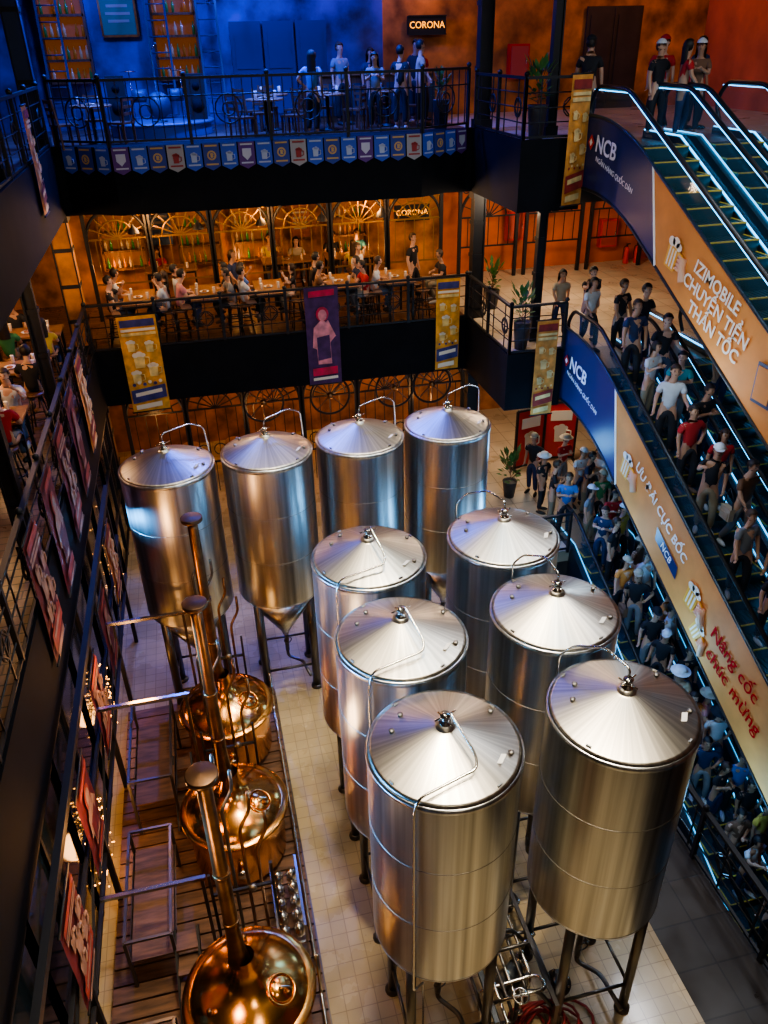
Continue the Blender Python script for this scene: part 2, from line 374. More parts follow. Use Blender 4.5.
# ------------------------------------------------------------------ skid piping under tanks
def pump(x,y,rz):
    e=E('pump','small steel pump with motor on the tiled floor','pump',(x,y,0),rz)
    O('motor',MB().tube([(-.2,0,.22),(.1,0,.22)],.1,16).tube([(-.24,0,.22),(-.2,0,.22)],.08,12),M('motor_grey',(.12,.14,.16),.4,.5),parent=e)
    O('pump_head',MB().tube([(.1,0,.22),(.2,0,.22)],.13,20).bend([(.15,0,.3),(.15,0,.6),(.4,0,.6)],.03,8),PIPE,parent=e)
    O('base_frame',MB().box((-.02,0,.04),(.5,.25,.05)).box((-.15,0,.09),(.05,.18,.1)).box((.05,0,.09),(.05,.18,.1)),DKPIPE,parent=e)
pump(2.72,5.15,.5); pump(2.6,6.2,1.4); pump(2.55,7.5,1.2)
for i,(x0) in enumerate((2.30,2.38,2.46,2.60,2.74,2.84)):
    z=.40+.07*(i%3)
    O('process_pipe',MB().bend([(x0,4.3+.12*i,.05),(x0,4.3+.12*i,z),(x0,9.0,z),(x0,9.0,.05)],.022,8),PIPE if i%2 else DKPIPE,label='steel process pipe running between the tank rows',cat='pipe',group='process pipes between tanks')
for i in range(7):
    y=4.65+i*.55; w_=.38+.05*(i%3)
    O('return_bend_pipe',MB().bend([(2.57-w_,y,.62+.05*(i%2)),(2.57+w_,y,.62+.05*(i%2)),(2.57+w_,y+.25,.5),(2.57-w_,y+.25,.45),(2.57-w_,y+.25,.06)],.024,8,br=.1),DKPIPE if i%2 else PIPE,label='looping pipe bend crossing under the tanks',cat='pipe',group='looping pipe bends')
for i in range(6):
    y=4.5+i*.75
    e=E('valve_manifold','dark branching pipe with hand wheel valve below tanks','valve',(2.55,y,0),.2*(i%3-1),'hand wheel valves')
    O('branch_pipe',MB().bend([(-.45,0,.30),(-.05,0,.34),(0,.2,.62),(.25,.2,.62),(.5,.05,.34)],.028,8),DKPIPE,parent=e)
    O('hand_wheel',MB().ring((0,.06,.80),.09,.013,'z',14).beam((-.09,.06,.80),(.09,.06,.80),.012).beam((0,-.03,.80),(0,.15,.80),.012),PIPE,parent=e)
    O('valve_stem',MB().tube([(0,.06,.34),(0,.06,.8)],.02,6).sph((0,.06,.45),.05,8,6),PIPE,parent=e)
e=E('pipe_rack','low welded steel frame carrying pipes between tanks','rack',(0,0,0))
for y in(4.4,6.0,7.8):
    O('crossmember',MB().beam((2.2,y,.2),(2.95,y,.2),.05),DKPIPE,parent=e)
    for x in(2.2,2.95): O('upright',MB().beam((x,y,0),(x,y,.75),.05),DKPIPE,parent=e)
for x in(2.2,2.95): O('side_rail',MB().beam((x,4.4,.72),(x,7.8,.72),.05),DKPIPE,parent=e)
hs=M('red_rubber_hose',(.30,.03,.03),.5)
for i in range(4):
    pts=[]
    for j in range(26):
        a=j*.42; r0=.20+.05*i; pts.append((2.72+.1*i+r0*math.cos(a)*(1+.02*j),4.55-.05*i+.8*r0*math.sin(a),.04+.012*j))
    O('hose',MB().tube(pts,.018,6),hs,label='coiled dark red rubber hose lying on tiles',cat='hose',group='coiled hoses')
fl=E('bolted_pipe_flange','dark bolted pipe flange standing under the tank','flange',(3.15,4.75,0))
O('flange_disc',MB().lathe([(.16,.45),(.16,.49),(.07,.5),(.07,.56),(0,.56)],20),DKPIPE,parent=fl); O('stem',MB().tube([(0,0,0),(0,0,.45)],.06,10),DKPIPE,parent=fl)
bm=MB().lathe([(.015,.49),(.015,.53),(0,.53)],6).mesh('bolt',[PIPE])
for i in range(8):
    a=i*pi/4; O('bolt',bm,None,loc=(.13*math.cos(a),.13*math.sin(a),0),parent=fl)
# ------------------------------------------------------------------ copper kettles
def kettle(x,y,label):
    e=E('brew_kettle',label,'brew kettle',(x,y,.3),0,'copper brew kettles')
    O('kettle_body',MB().lathe([(.60,0),(.66,.1),(.67,.9),(.68,.95)],48),COPPER,parent=e)
    O('kettle_rim',MB().lathe([(.68,.93),(.745,.945),(.76,.965),(.745,.985),(.66,.995)],56,cap=False),COPPER,parent=e)
    O('dome_lid',MB().lathe([(.67,.985),(.62,1.06),(.52,1.14),(.38,1.21),(.26,1.27),(.18,1.36),(.14,1.5),(.12,1.66)],56,cap=False),COPPER,parent=e)
    O('vapour_stack',MB().lathe([(.12,1.60),(.095,1.8),(.08,2.1),(.072,4.40),(.072,4.5)],24,(-.05,0,0)),BRASS,parent=e)
    for zz in(2.3,3.1): O('stack_collar',MB().lathe([(.09,zz),(.09,zz+.06)],20,(-.05,0,0)),BRASS,parent=e)
    O('stack_cap',MB().lathe([(.072,4.47),(.14,4.50),(.15,4.51),(.15,4.56),(.14,4.565),(0,4.575)],32,(-.05,0,0)),M('burnt_copper',(.16,.09,.05),.4,.9),parent=e)
    mw=MB().ring((0,0,0),.16,.018,'z',20); mw.lathe([(.155,-.01),(.12,.03),(0,.045)],20); o=O('manhole_cover',mw,COPPER,loc=(.36,-.20,1.19),parent=e); o.rotation_euler=(.26,.44,0)
    h=MB().bend([(-.06,0,.04),(-.06,0,.10),(.06,0,.10),(.06,0,.04)],.011,6,br=.03); o=O('handle',h,PIPE,loc=(.37,-.21,1.20),parent=e); o.rotation_euler=(.26,.44,0)
    O('sight_glass',MB().tube([(0,-.66,.4),(0,-.74,.4)],.07,14),PIPE,parent=e)
    for i in range(3):
        a=pi/2+i*2*pi/3; O('lamp_fitting',MB().tube([(0,0,0),(0,0,.1)],.03,10),BRASS,loc=(.5*math.cos(a),.5*math.sin(a),1.12),parent=e)
LK='polished copper brew kettle with domed lid and tall vapour stack'
kettle(-.52,5.15,LK); kettle(-.50,7.75,LK); kettle(-.48,9.75,LK)
dk=E('brewhouse_deck','brown plank deck on steel frame around the copper kettles','deck',(0,0,0))
mb=MB(); y=2.2
while y<11.0:
    mb.box((-.95,y,.24),(2.6,.20,.07)); y+=.225
O('deck_boards',mb,BOARD,parent=dk)
for x in(-2.2,.33): O('edge_beam',MB().beam((x,2.0,.10),(x,11.1,.10),.08,.18),DKPIPE,parent=dk)
for i in range(8): O('joist',MB().beam((-2.2,2.3+i*1.15,.12),(.33,2.3+i*1.15,.12),.06,.14),DKPIPE,parent=dk)
def rack(x0,x1,y0,y1,z,label):
    e=E('steel_rack',label,'rack',(x0,y0,.28),0,'steel racks'); z-=.28; w=x1-x0;d=y1-y0
    for x in(0,w):
        for y in(0,d): O('upright',MB().beam((x,y,0),(x,y,z),.04),DKPIPE,parent=e)
        O('side_rail',MB().beam((x,0,z),(x,d,z),.035),DKPIPE,parent=e); O('side_rail',MB().beam((x,0,z*.55),(x,d,z*.55),.03),DKPIPE,parent=e)
    for y in(0,d): O('end_rail',MB().beam((0,y,z),(w,y,z),.035),DKPIPE,parent=e)
    O('grating_shelf',MB().box((w/2,d/2,z*.55),(w,d,.03)),BOARD,parent=e)
LF='dark square-section steel rack standing on the plank deck'
rack(-1.95,-1.4,3.6,5.2,1.0,LF); rack(-1.95,-1.4,6.1,7.7,1.2,LF); rack(-1.95,-1.35,8.4,10.0,1.4,LF)
for j in range(2):
    e=E('deck_stairs','short dark timber stairs with steel stringers on deck','stairs',(-1.25,5.5+2.9*j,.28),0,'deck stairs')
    for i in range(4): O('tread',MB().box((0,.22*i,.12+.16*i),(.26,.24,.04)),BOARD,parent=e)
    for sx in(-.14,.14): O('stringer',MB().beam((sx,-.1,0),(sx,.8,.66),.03,.14),BLACK,parent=e)
for i,(y,z) in enumerate(((10.5,2.7),(8.6,2.7),(6.4,1.7))):
    e=E('crossbar','horizontal steel bar spanning beside the kettles','bar',(-2.15,y,z),0,'steel crossbars')
    O('bar',MB().beam((0,0,0),(1.25,0,0),.05),PIPE,parent=e); O('support_post',MB().beam((1.2,0,0),(1.2,0,.28-z),.04),DKPIPE,parent=e)
for i,(x,y0,y1,z) in enumerate(((.29,5.8,10.4,.42),(.29,3.2,5.4,.42))):
    O('process_pipe',MB().bend([(x,y0,.28),(x,y0,z),(x,y1,z),(x,y1,1.2)],.022,8),PIPE,label='steel pipe running past the copper kettles',cat='pipe',group='pipes beside kettles')
for y in(6.35,8.72,10.75):
    for dx,h in((-.32,3.2),(-.16,2.9),(.0,2.5),(.16,2.1)):
        O('riser_pipe',MB().bend([(-.4+dx,y,.28),(-.4+dx,y,h),(-.25+dx,y+.10,h+.2),(-.25+dx,y+.10,h+.5)],.022,10),DKPIPE if dx<0 else BRASS,label='thin vertical riser pipe between copper kettles',cat='pipe',group='riser pipes')
    e=E('riser_clamp_frame','small black frame with gauges holding riser pipes','frame',(-.45,y-.12,.28),0,'riser frames')
    O('frame_bar',MB().beam((-.4,.05,1.2),(.35,.05,1.2),.035),BLACK,parent=e)
    for sx in(-.4,.35): O('frame_post',MB().beam((sx,.05,0),(sx,.05,1.6),.035),BLACK,parent=e)
    for sx in(-.2,.1): O('gauge',MB().tube([(sx,-.02,1.25),(sx,.03,1.25)],.05,16),SEAM,parent=e)
e=E('filter_manifold','silver valve manifold with round housings beside kettle','manifold',(.05,6.45,.28))
hm_=MB().lathe([(.06,0),(.07,.03),(.07,.16),(.04,.2),(0,.21)],14).mesh('housing',[PIPE])
for i in range(2):
    for j in range(5): O('housing',hm_,None,loc=(-.09+.18*i,-.4+.2*j,.35),parent=e)
mb=MB()
for x in(-.17,.17):
    for y in(-.5,.5): mb.beam((x,y,0),(x,y,.7),.03)
    mb.beam((x,-.5,.33),(x,.5,.33),.03); mb.beam((x,-.5,.68),(x,.5,.68),.03)
for y in(-.5,.5): mb.beam((-.17,y,.33),(.17,y,.33),.03)
O('stand',mb,PIPE,parent=e)
# ------------------------------------------------------------------ left lower wall & screen
for i in range(7):
    y0=3.2+i*2.1
    O('window_%d'%(i+1),MB().box((0,0,0),(.04,1.96,2.7)),DGLASS,loc=(XL+.0,y0+1.0,1.65),kind='structure')
    mb=MB()
    for yy in(y0,y0+1.0,y0+2.1): mb.beam((XL+.03,yy,0),(XL+.03,yy,3.2),.06)
    for zz in(.1,1.2,2.3,3.1): mb.beam((XL+.03,y0,zz),(XL+.03,y0+2.1,zz),.05)
    O('trim_%d'%(10+i),mb,BLACK,kind='structure')
sc=E('steel_screen','black steel framework with rails holding hanging banners','screen',(-2.22,0,0))
for y in(3.4,5.4,7.4,9.4,11.4,13.4): O('post',MB().beam((0,y,0),(0,y,3.3),.07),BLACK,parent=sc)
O('upper_beam',MB().beam((0,2.6,3.3),(0,14,3.3),.08,.12),BLACK,parent=sc)
for zz in(2.2,1.3): O('lower_beam',MB().beam((0,2.6,zz),(0,14,zz),.05),BLACK,parent=sc)
for i in range(6): O('diagonal_brace',MB().beam((0,3.4+2*i,1.3),(0,5.4+2*i if i<5 else 14,2.2),.03),BLACK,parent=sc)
def fairy(c,r,n,label):
    mb=MB(); w=MB(); last=None
    for i in range(n):
        p=V(c)+V((random.uniform(-.05,.05),random.gauss(0,r[0]),random.gauss(0,r[1])))
        mb.sph(p,.011,6,4)
        if last is not None: w.tube([last,p],.003,3)
        last=p
    e=E('string_light',label,'string lights',(0,0,0)); O('bulbs',mb,WARMS,parent=e)['kind']='stuff'; O('wire',w,BLACK,parent=e)
FL='tangled warm fairy lights on the dark glazing'
fairy((-2.42,10.4,1.2),(.32,.26),130,FL); fairy((-2.42,8.0,.9),(.28,.35),140,FL); fairy((-2.44,14.2,1.6),(.4,.4),35,FL)
# ------------------------------------------------------------------ banners
def mug(mb,x,z,s,gl,fo,y=-.012):
    def P(a,b): return (x+a*s,y,z+b*s)
    mb.add([P(-.3,-.5),P(.3,-.5),P(.34,.3),P(-.34,.3)],[(0,1,2,3)],gl)
    for cx,cz,rr in((-.2,.36,.2),(.05,.42,.22),(.26,.34,.17)):
        pts=[P(cx+rr*math.cos(t),cz+rr*.8*math.sin(t)) for t in [2*pi*i/10 for i in range(10)]]
        mb.add([(p[0],p[1]-.002,p[2]) for p in pts],[tuple(range(10))],fo)
    mb.tube([P(.33,.2),P(.6,.15),P(.6,-.25),P(.32,-.35)],.05*s,5,gl)
def disc(mb,x,y,z,rx,rz,mi,n=14): mb.add([(x+rx*math.cos(2*pi*i/n),y,z+rz*math.sin(2*pi*i/n)) for i in range(n)],[tuple(range(n))],mi)
def banner(x,y,zt,w,h,cols,label,rz=0,kind=0):
    e=E('hanging_banner',label,'banner',(x,y,zt),rz,'hanging banners')
    cm=[M('banner_%.2f_%.2f_%.2f'%c,c,.7,var=.45,vs=5) for c in cols]
    mb=MB(); n=8
    vs=[]
    for j in range(n+1):
        for a in(-1,1): vs.append((a*w/2,.012*math.sin(j*1.1)*j/n,-h*j/n))
    mb.add(vs,[(2*j,2*j+1,2*j+3,2*j+2) for j in range(n)],0,True)
    O('banner_cloth',mb,cm[0],parent=e)
    pr=MB(); fm_=cm[2] if cols in (RD,OR) else FOAM
    if kind==0:
        for a,b,c_ in((-.04,-.11,1),(-.13,-.155,3),(-.17,-.2,2)): pr.add([(-w*.44,-.025,a*h),(w*.44,-.025,a*h),(w*.44,-.025,b*h),(-w*.44,-.025,b*h)],[(3,2,1,0)],c_)
        mug(pr,-.25*w,-.30*h,w*.3,2,3,-.03); mug(pr,.22*w,-.32*h,w*.3,2,3,-.031)
        mug(pr,-.1*w,-.45*h,w*.42,2,3,-.034); mug(pr,.22*w,-.56*h,w*.36,2,3,-.036); mug(pr,-.24*w,-.62*h,w*.34,2,3,-.038)
        for t in range(6): disc(pr,(-.35+.14*t)*w,-.04,(-.70+.02*(t%2))*h,w*.05,w*.05,1+(t%2)*2,8)
        pr.add([(-w*.46,-.027,-.76*h),(w*.46,-.027,-.72*h),(w*.46,-.027,-.86*h),(-w*.46,-.027,-.9*h)],[(3,2,1,0)],1)
        pr.add([(-w*.36,-.032,-.79*h),(w*.36,-.032,-.76*h),(w*.36,-.032,-.80*h),(-w*.36,-.032,-.83*h)],[(3,2,1,0)],3)
        pr.add([(-w*.40,-.03,-.92*h),(w*.3,-.03,-.90*h),(w*.3,-.03,-.95*h),(-w*.40,-.03,-.97*h)],[(3,2,1,0)],3)
    else:
        disc(pr,0,-.028,-.27*h,w*.19,w*.22,1); disc(pr,0,-.032,-.28*h,w*.13,w*.17,2)
        pr.add([(a*w,-.030,b*h) for a,b in((-.06,-.33),(-.28,-.40),(-.34,-.60),(-.22,-.62),(-.2,-.78),(.22,-.78),(.20,-.56),(.36,-.50),(.22,-.40),(.06,-.34))],[tuple(range(10))],2)
        pr.add([(a*w,-.034,b*h) for a,b in((.30,-.50),(.38,-.50),(.16,-.33),(.10,-.35))],[(0,1,2,3)],2)
        pr.add([(a*w,-.033,b*h) for a,b in((-.2,-.5),(.18,-.48),(.2,-.72),(-.2,-.74))],[(0,1,2,3)],0)
        for a,b,mi in((-.04,-.1,1),(-.82,-.9,1),(-.92,-.95,3)): pr.add([(-w*.38,-.035,a*h),(w*.38,-.035,(a+.01)*h),(w*.38,-.035,(b+.01)*h),(-w*.38,-.035,b*h)],[(3,2,1,0)],mi)
    O('printed_artwork',pr,[cm[0],cm[1],cm[2],fm_],parent=e)
    for zz in(0,-h): O('hanging_rod',MB().tube([(-w/2-.03,0,zz),(w/2+.03,0,zz)],.015,6),BLACK,parent=e)
    return e
OY=((.85,.40,.05),(.05,.05,.2),(.95,.70,.25)); PU=((.09,.03,.12),(.7,.03,.08),(.85,.30,.33)); RD=((.12,.014,.02),(.32,.05,.035),(.34,.2,.14)); OR=((.72,.30,.06),(.30,.03,.02),(.82,.55,.22))
yb=YB-.15
banner(-1.45,yb,5.35,.85,2.3,OY,'yellow orange beer banner hung on the balcony front',.06)
banner(2.75,yb,5.65,.8,2.4,PU,'purple banner with pink singer hung on balcony front',0,1)
banner(5.85,yb,5.6,.6,2.3,OY,'yellow orange beer banner hung on the balcony front')
banner(XR+.75,YR-.2,5.3,.5,2.2,OR,'orange beer banner hung beside the escalator landing')
banner(XR+1.0,YR-.2,9.9,.5,2.3,OR,'orange beer banner hung beside the upper escalator landing',.3)
for y,z,c,k in((15.0,5.55,OR,0),(13.3,5.55,RD,1),(11.8,5.55,RD,0),(10.3,5.55,RD,1),(8.8,5.55,RD,0)): banner(XL+.16,y,z,.8,1.8,c,'dark red banner hung along the side balcony rail' if c is RD else 'orange banner hung along the side balcony rail',pi/2,k)
for y,z,c,k in((12.4,3.3,OR,0),(10.6,3.2,RD,1),(8.9,3.2,RD,0),(7.0,3.2,RD,1),(5.4,3.2,RD,0)): banner(-2.14,y,z,.78,1.35,c,'dark red banner clipped to the black steel screen' if c is RD else 'orange banner clipped to the black steel screen',pi/2,k)
banner(XL+.16,15.5,9.7,.5,1.7,OR,'orange banner hung along the upper side balcony',pi/2)
banner(6.6,14.05,1.1,.4,1.1,OR,'orange banner hung on the void railing')
fm=[]
for j,(c,pc) in enumerate((((.035,.085,.48),(.4,.45,.6)),((.35,.33,.34),(.3,.03,.03)),((.03,.05,.28),(.55,.35,.12)),((.10,.03,.20),(.5,.5,.6)))):
    mb=MB().add([(-.16,0,0),(.16,0,0),(.16,-.02,-.42),(0,-.02,-.50),(-.16,-.02,-.42)],[(0,4,3,2,1)],0)
    if j in(0,1): mug(mb,0,-.25,.17,1,1,-.03)
    elif j==2: disc(mb,0,-.03,-.22,.09,.09,1); disc(mb,0,-.034,-.22,.06,.06,0); mug(mb,0,-.22,.08,1,1,-.04)
    else: mb.add([(-.09,-.03,-.12),(.09,-.03,-.12),(.09,-.03,-.25),(0,-.03,-.34),(-.09,-.03,-.25)],[(0,4,3,2,1)],1)
    for a,b in((-.03,-.06),(-.37,-.40)): mb.add([(-.12,-.025,a),(.12,-.025,a),(.12,-.025,b),(-.12,-.025,b)],[(3,2,1,0)],1)
    fm.append(mb.mesh('pennant',[M('pennant_%d'%j,c,.6),M('pennant_print_%d'%j,pc,.6)]))
pl=('small blue pointed pennant with beer mug emblem','small pale pointed pennant with red mug emblem','small navy pointed pennant with round amber emblem','small purple pointed pennant with shield emblem')
path=[(-2.3,YB-.12),(-1.3,YB-.77),(5,YB-.77),(6.2,YB-.12)]
kk=0
for a,b,nn in((0,1,3),(1,2,18),(2,3,4)):
    for i in range(nn):
        t=(i+.5)/nn; p=V(path[a]).lerp(V(path[b]),t); d=V(path[b])-V(path[a]); j=(0,2,0,3,0,2,1)[kk%7]; kk+=1
        O('pennant',fm[j],None,loc=(p.x,p.y,Z3+.06),rz=math.atan2(d.y,d.x),label=pl[j],cat='pennant',group='pennants on the stage front')
# ------------------------------------------------------------------ people
def skin(verts,edges,rad,root=0,sub=1,extra_roots=()):
    me=bpy.data.meshes.new('t'); me.from_pydata(verts,edges,[])
    o=bpy.data.objects.new('t',me); COL.objects.link(o)
    m=o.modifiers.new('s','SKIN'); m.use_smooth_shade=True; m.branch_smoothing=.6
    for i,r in enumerate(rad): me.skin_vertices[0].data[i].radius=(r,r)
    for r in (root,)+tuple(extra_roots): me.skin_vertices[0].data[r].use_root=True
    s=o.modifiers.new('u','SUBSURF'); s.levels=sub; s.render_levels=sub
    bpy.context.view_layer.update()
    out=bpy.data.meshes.new_from_object(o.evaluated_get(bpy.context.evaluated_depsgraph_get()))
    bpy.data.objects.remove(o); return out
class SK:
    def __init__(s): s.v=[];s.e=[];s.r=[];s.roots=[]
    def chain(s,pts,rs,start=None):
        idx=[];last=start
        for p,r in zip(pts,rs):
            s.v.append(tuple(p)); s.r.append(r); i=len(s.v)-1; idx.append(i)
            if last is not None: s.e.append((last,i))
            else: s.roots.append(i)
            last=i
        return idx
    def build(s): return skin(s.v,s.e,s.r,s.roots[0],1,s.roots[1:])
ARM={'down':((.225,.03,1.12),(.235,-.04,.88)),'rail':((.24,-.06,1.14),(.27,-.30,1.10)),'phone':((.21,-.06,1.14),(.08,-.28,1.24)),'swing':((.24,.12,1.14),(.24,.10,.90)),'fwd':((.22,-.10,1.14),(.18,-.28,.98)),'raise':((.26,-.16,1.24),(.14,-.26,1.48)),'table':((.24,-.12,1.15),(.14,-.36,1.15)),'hip':((.34,.06,1.16),(.20,-.04,1.02)),'point':((.26,-.16,1.30),(.22,-.38,1.46)),'cross':((.24,-.04,1.15),(.02,-.17,1.18))}
def pose(armL='down',armR='down',legs='stand',lean=0,dz=0,nod=0,sway=0,turn=0):
    def U(p):
        x,y,z=p; h=z-.94
        a=turn*max(0,min(1,h/.4)); x2=x*math.cos(a)-y*math.sin(a); y2=x*math.sin(a)+y*math.cos(a)
        return V((x2+sway*h,y2-lean*h,z+dz-abs(lean)*h*.1))
    pel=U((0,0,.93)); wa=U((0,0,1.08)); ch=U((0,0,1.27)); nb=U((0,.01,1.41)); nk=U((0,0,1.475)); hl=U((0,-.022-nod*.5,1.545)); hm=U((0,-.004-nod,1.62)); ht=U((0,.002-nod*1.2,1.69))
    b=SK()
    s=b.chain([pel,wa,ch,nb,nk,hl,hm,ht],[.135,.125,.145,.075,.055,.07,.092,.06])
    arms={}
    for sg,a in((1,armL),(-1,armR)):
        el,wr=ARM[a]; m=lambda p:U((p[0]*sg,p[1],p[2]))
        sh=m((.175,.01,1.375)); E_=m(el); W=m(wr); d=(W-E_).normalized(); H=W+d*.07; mid=sh.lerp(E_,.5)
        b.chain([sh,mid,E_,E_.lerp(W,.5),W,W+d*.035,H],[.06,.05,.042,.037,.026,.036,.032],s[2])
        arms[sg]=(sh,mid,E_,W,d,H)
    lg={}
    for sg in(1,-1):
        if legs=='stand': hp,kn,an,to=(.095,0,.86),(.105,-.02,.48),(.11,.02,.09),(.13,-.15,.035)
        elif legs=='relax': hp,kn,an,to=((.095,0,.86),(.13,-.09,.49),(.15,-.04,.09),(.20,-.20,.035)) if sg>0 else ((.095,0,.86),(.09,0,.48),(.08,.02,.09),(.09,-.15,.035))
        elif legs=='walk': hp,kn,an,to=((.095,-.02,.86),(.10,-.16,.50),(.10,-.18,.09),(.11,-.34,.04)) if sg>0 else ((.095,.02,.86),(.10,.03,.47),(.10,.22,.12),(.11,.08,.035))
        elif legs=='step': hp,kn,an,to=((.095,-.02,.86),(.11,-.2,.60),(.11,-.15,.24),(.12,-.3,.19)) if sg>0 else ((.095,0,.86),(.10,-.01,.48),(.10,.03,.09),(.11,-.13,.035))
        else: hp,kn,an,to=(.10,-.05,.51),(.14,-.43,.53),(.14,-.28,.13),(.15,-.42,.06)
        f=lambda p:V((p[0]*sg,p[1],p[2]))
        hp,kn,an,to=map(f,(hp,kn,an,to)); lg[sg]=(hp,kn,an,to)
        b.chain([hp,hp.lerp(kn,.5),kn,kn.lerp(an,.4),an],[.09,.078,.055,.05,.034],s[0])
    for sg in(1,-1):
        sh,mid,E_,W,d,H=arms[sg]
        side=d.cross(V((0,0,1)));  side=(side if side.length>.2 else V((0,1,0))).normalized()
        if abs(d.z)>.6: side=V((0,-1,0))
        nrm=d.cross(side).normalized()
        if nrm.z>0 and abs(d.z)<.6: nrm=-nrm
        for i,(o,l) in enumerate(((-.026,.060),(-.009,.072),(.009,.068),(.026,.052))):
            p=H-d*.015+side*o; c=[p]
            for k2 in(1,2,3): c.append(c[-1]+(d*math.cos(k2*.4)+nrm*math.sin(k2*.4))*l/3)
            b.chain(c,[.010,.0095,.009,.007])
        t0=W+d*.03-side*.025; b.chain([t0,t0-side*.022+d*.015,t0-side*.028+d*.045+nrm*.01],[.012,.0105,.008])
    o=lambda x,y,z:hm+Matrix.Rotation(turn,3,'Z')@V((x,y,z))
    b.chain([o(0,-.062,.01),o(0,-.088,-.022)],[.010,.014])
    for sg in(1,-1): b.chain([o(.078*sg,.005,-.03),o(.084*sg,.012,.012)],[.012,.016])
    body=b.build(); body.name='person'
    def flat(me,k=.74):
        for v in me.vertices:
            c=v.co; h=c.z-dz-.94
            if -.1<h<.47 and abs(c.x)<.19:
                yc=-lean*h; c.y=yc+(c.y-yc)*k
    if turn==0: flat(body)
    sh_=SK(); t=sh_.chain([pel-V((0,0,.06)),wa,ch,nb-V((0,0,.015))],[.158,.148,.163,.082])
    for sg in(1,-1):
        a=arms[sg]; sh_.chain([a[0],a[1],a[1].lerp(a[2],.35)],[.078,.07,.066],t[2])
    shirt=sh_.build(); shirt.name='shirt'
    if turn==0: flat(shirt)
    tr=SK(); t=tr.chain([pel+V((0,0,.03)),pel-V((0,0,.03))],[.145,.15])
    for sg in(1,-1):
        hp,kn,an,to=lg[sg]; tr.chain([hp,hp.lerp(kn,.5),kn,kn.lerp(an,.5),an+(kn-an)*.12],[.108,.095,.075,.066,.058],t[1])
    trs=tr.build(); trs.name='trousers'
    SHO=[]
    for sg in(1,-1):
        shm=MB(); hp,kn,an,to=lg[sg]; bx=an+V((0,.03,-.045))
        c=(bx+to)/2; L=(to-bx).length/2+.04
        R_=(to-bx).to_track_quat('Y','Z').to_matrix()
        o2=MB().sph((0,0,0),(.047,L,.045),10,8); shm.add([R_@V(p)+c for p in o2.v],o2.f,0,True); SHO.append(shm.mesh('shoe',[SHOEM]))
    Rt=Matrix.Rotation(turn,3,'Z')
    def rot(mb):
        mb.v=[tuple(hm+Rt@(V(p)-hm)) for p in mb.v]; return mb
    q0=lambda x,y,z:hm+V((x,y,z))
    fc=MB()
    for sg in(1,-1): fc.sph(q0(.032*sg,-.077,.008),(.013,.008,.008),6,4); fc.tube([q0(.015*sg,-.082,.028),q0(.048*sg,-.07,.03)],.004,4)
    fc.sph(q0(0,-.078,-.05),(.022,.008,.006),6,4)
    face=rot(fc).mesh('facial_features',[EYEM])
    H={}
    c=q0(0,.012,.012)
    mb=MB().sph(c,(.099,.108,.112),14,12,0,lambda q:not(q.y<c.y-.055 and q.z<c.z+.045) and q.z>c.z-.075 and not (abs(q.x-c.x)>.06 and q.z<c.z-.01 and q.y<c.y))
    H['short']=rot(mb).mesh('hair',[HAIRM])
    mb=MB().sph(c,(.103,.112,.115),14,12,0,lambda q:not(q.y<c.y-.05 and q.z<c.z+.045))
    mb.add([V((c.x+.10*math.cos(a)*(1+.12*j/4),c.y+.045+.075*math.sin(a)*(1-.05*j),c.z-.02-.075*j)) for j in range(5) for a in [pi*i/8 for i in range(9)]],[(j*9+i,j*9+i+1,(j+1)*9+i+1,(j+1)*9+i) for j in range(4) for i in range(8)],0,True)
    H['long']=rot(mb).mesh('hair',[HAIRM])
    mb=MB().sph(c+V((0,0,.012)),(.108,.116,.118),14,12,0,lambda q:q.z>c.z+.03); mb.add([c+V((.085*math.cos(a)*rr,-.07-.11*math.sin(a)*rr,.05-.01*rr)) for rr in(.3,1) for a in [pi*i/8 for i in range(9)]],[(i,i+1,10+i,9+i) for i in range(8)],0)
    H['cap']=rot(mb).mesh('cap',[CLOTH])
    mb=MB().lathe([(.19,.035),(.17,.045),(.11,.05),(.105,.10),(.08,.125),(0,.13)],20,tuple(c),cap=False)
    H['hat']=mb.mesh('hat',[CLOTH])
    for me,m in((body,SKIN),(shirt,CLOTH),(trs,CLOTH)):
        me.materials.clear(); me.materials.append(m)
    return dict(body=body,shirt=shirt,trousers=trs,shoes=SHO,face=face,hair=H)
POSES={'stand':pose(legs='relax'),'rail':pose('rail','down','relax',sway=.04),'phone':pose('phone','phone',lean=.05,nod=.03),'walk':pose('swing','fwd','walk',.05),'hip':pose('hip','down','relax',sway=-.05),'step':pose('rail','down','step',.04),'look':pose('down','fwd','relax',turn=.6),'look2':pose('cross','down','stand',turn=-.55),'point':pose('down','point','relax',.04,sway=.04),
 'sit':pose('table','table','sit',.18,-.40,.02),'sit2':pose('raise','table','sit',.05,-.40),'sit3':pose('fwd','table','sit',-.06,-.40,.02)}
CN={'black':(.015,.015,.02),'white':(.62,.63,.65),'red':(.45,.02,.02),'navy':(.02,.035,.10),'grey':(.20,.21,.23),'teal':(.06,.28,.32),'beige':(.45,.37,.26),'blue':(.07,.17,.48),'pink':(.55,.22,.25),'brown':(.18,.09,.05),'yellow':(.7,.5,.08),'denim':(.06,.10,.2),'khaki':(.25,.2,.13),'orange':(.7,.25,.05),'green':(.05,.22,.08)}
PW={'stand':'standing','rail':'reaching forward','phone':'using phone','walk':'walking','hip':'posing','step':'stepping','look':'looking sideways','look2':'looking sideways','point':'pointing','sit':'seated','sit2':'drinking','sit3':'seated'}
HC=[(.012,.008,.006),(.02,.012,.008),(.05,.025,.012)]
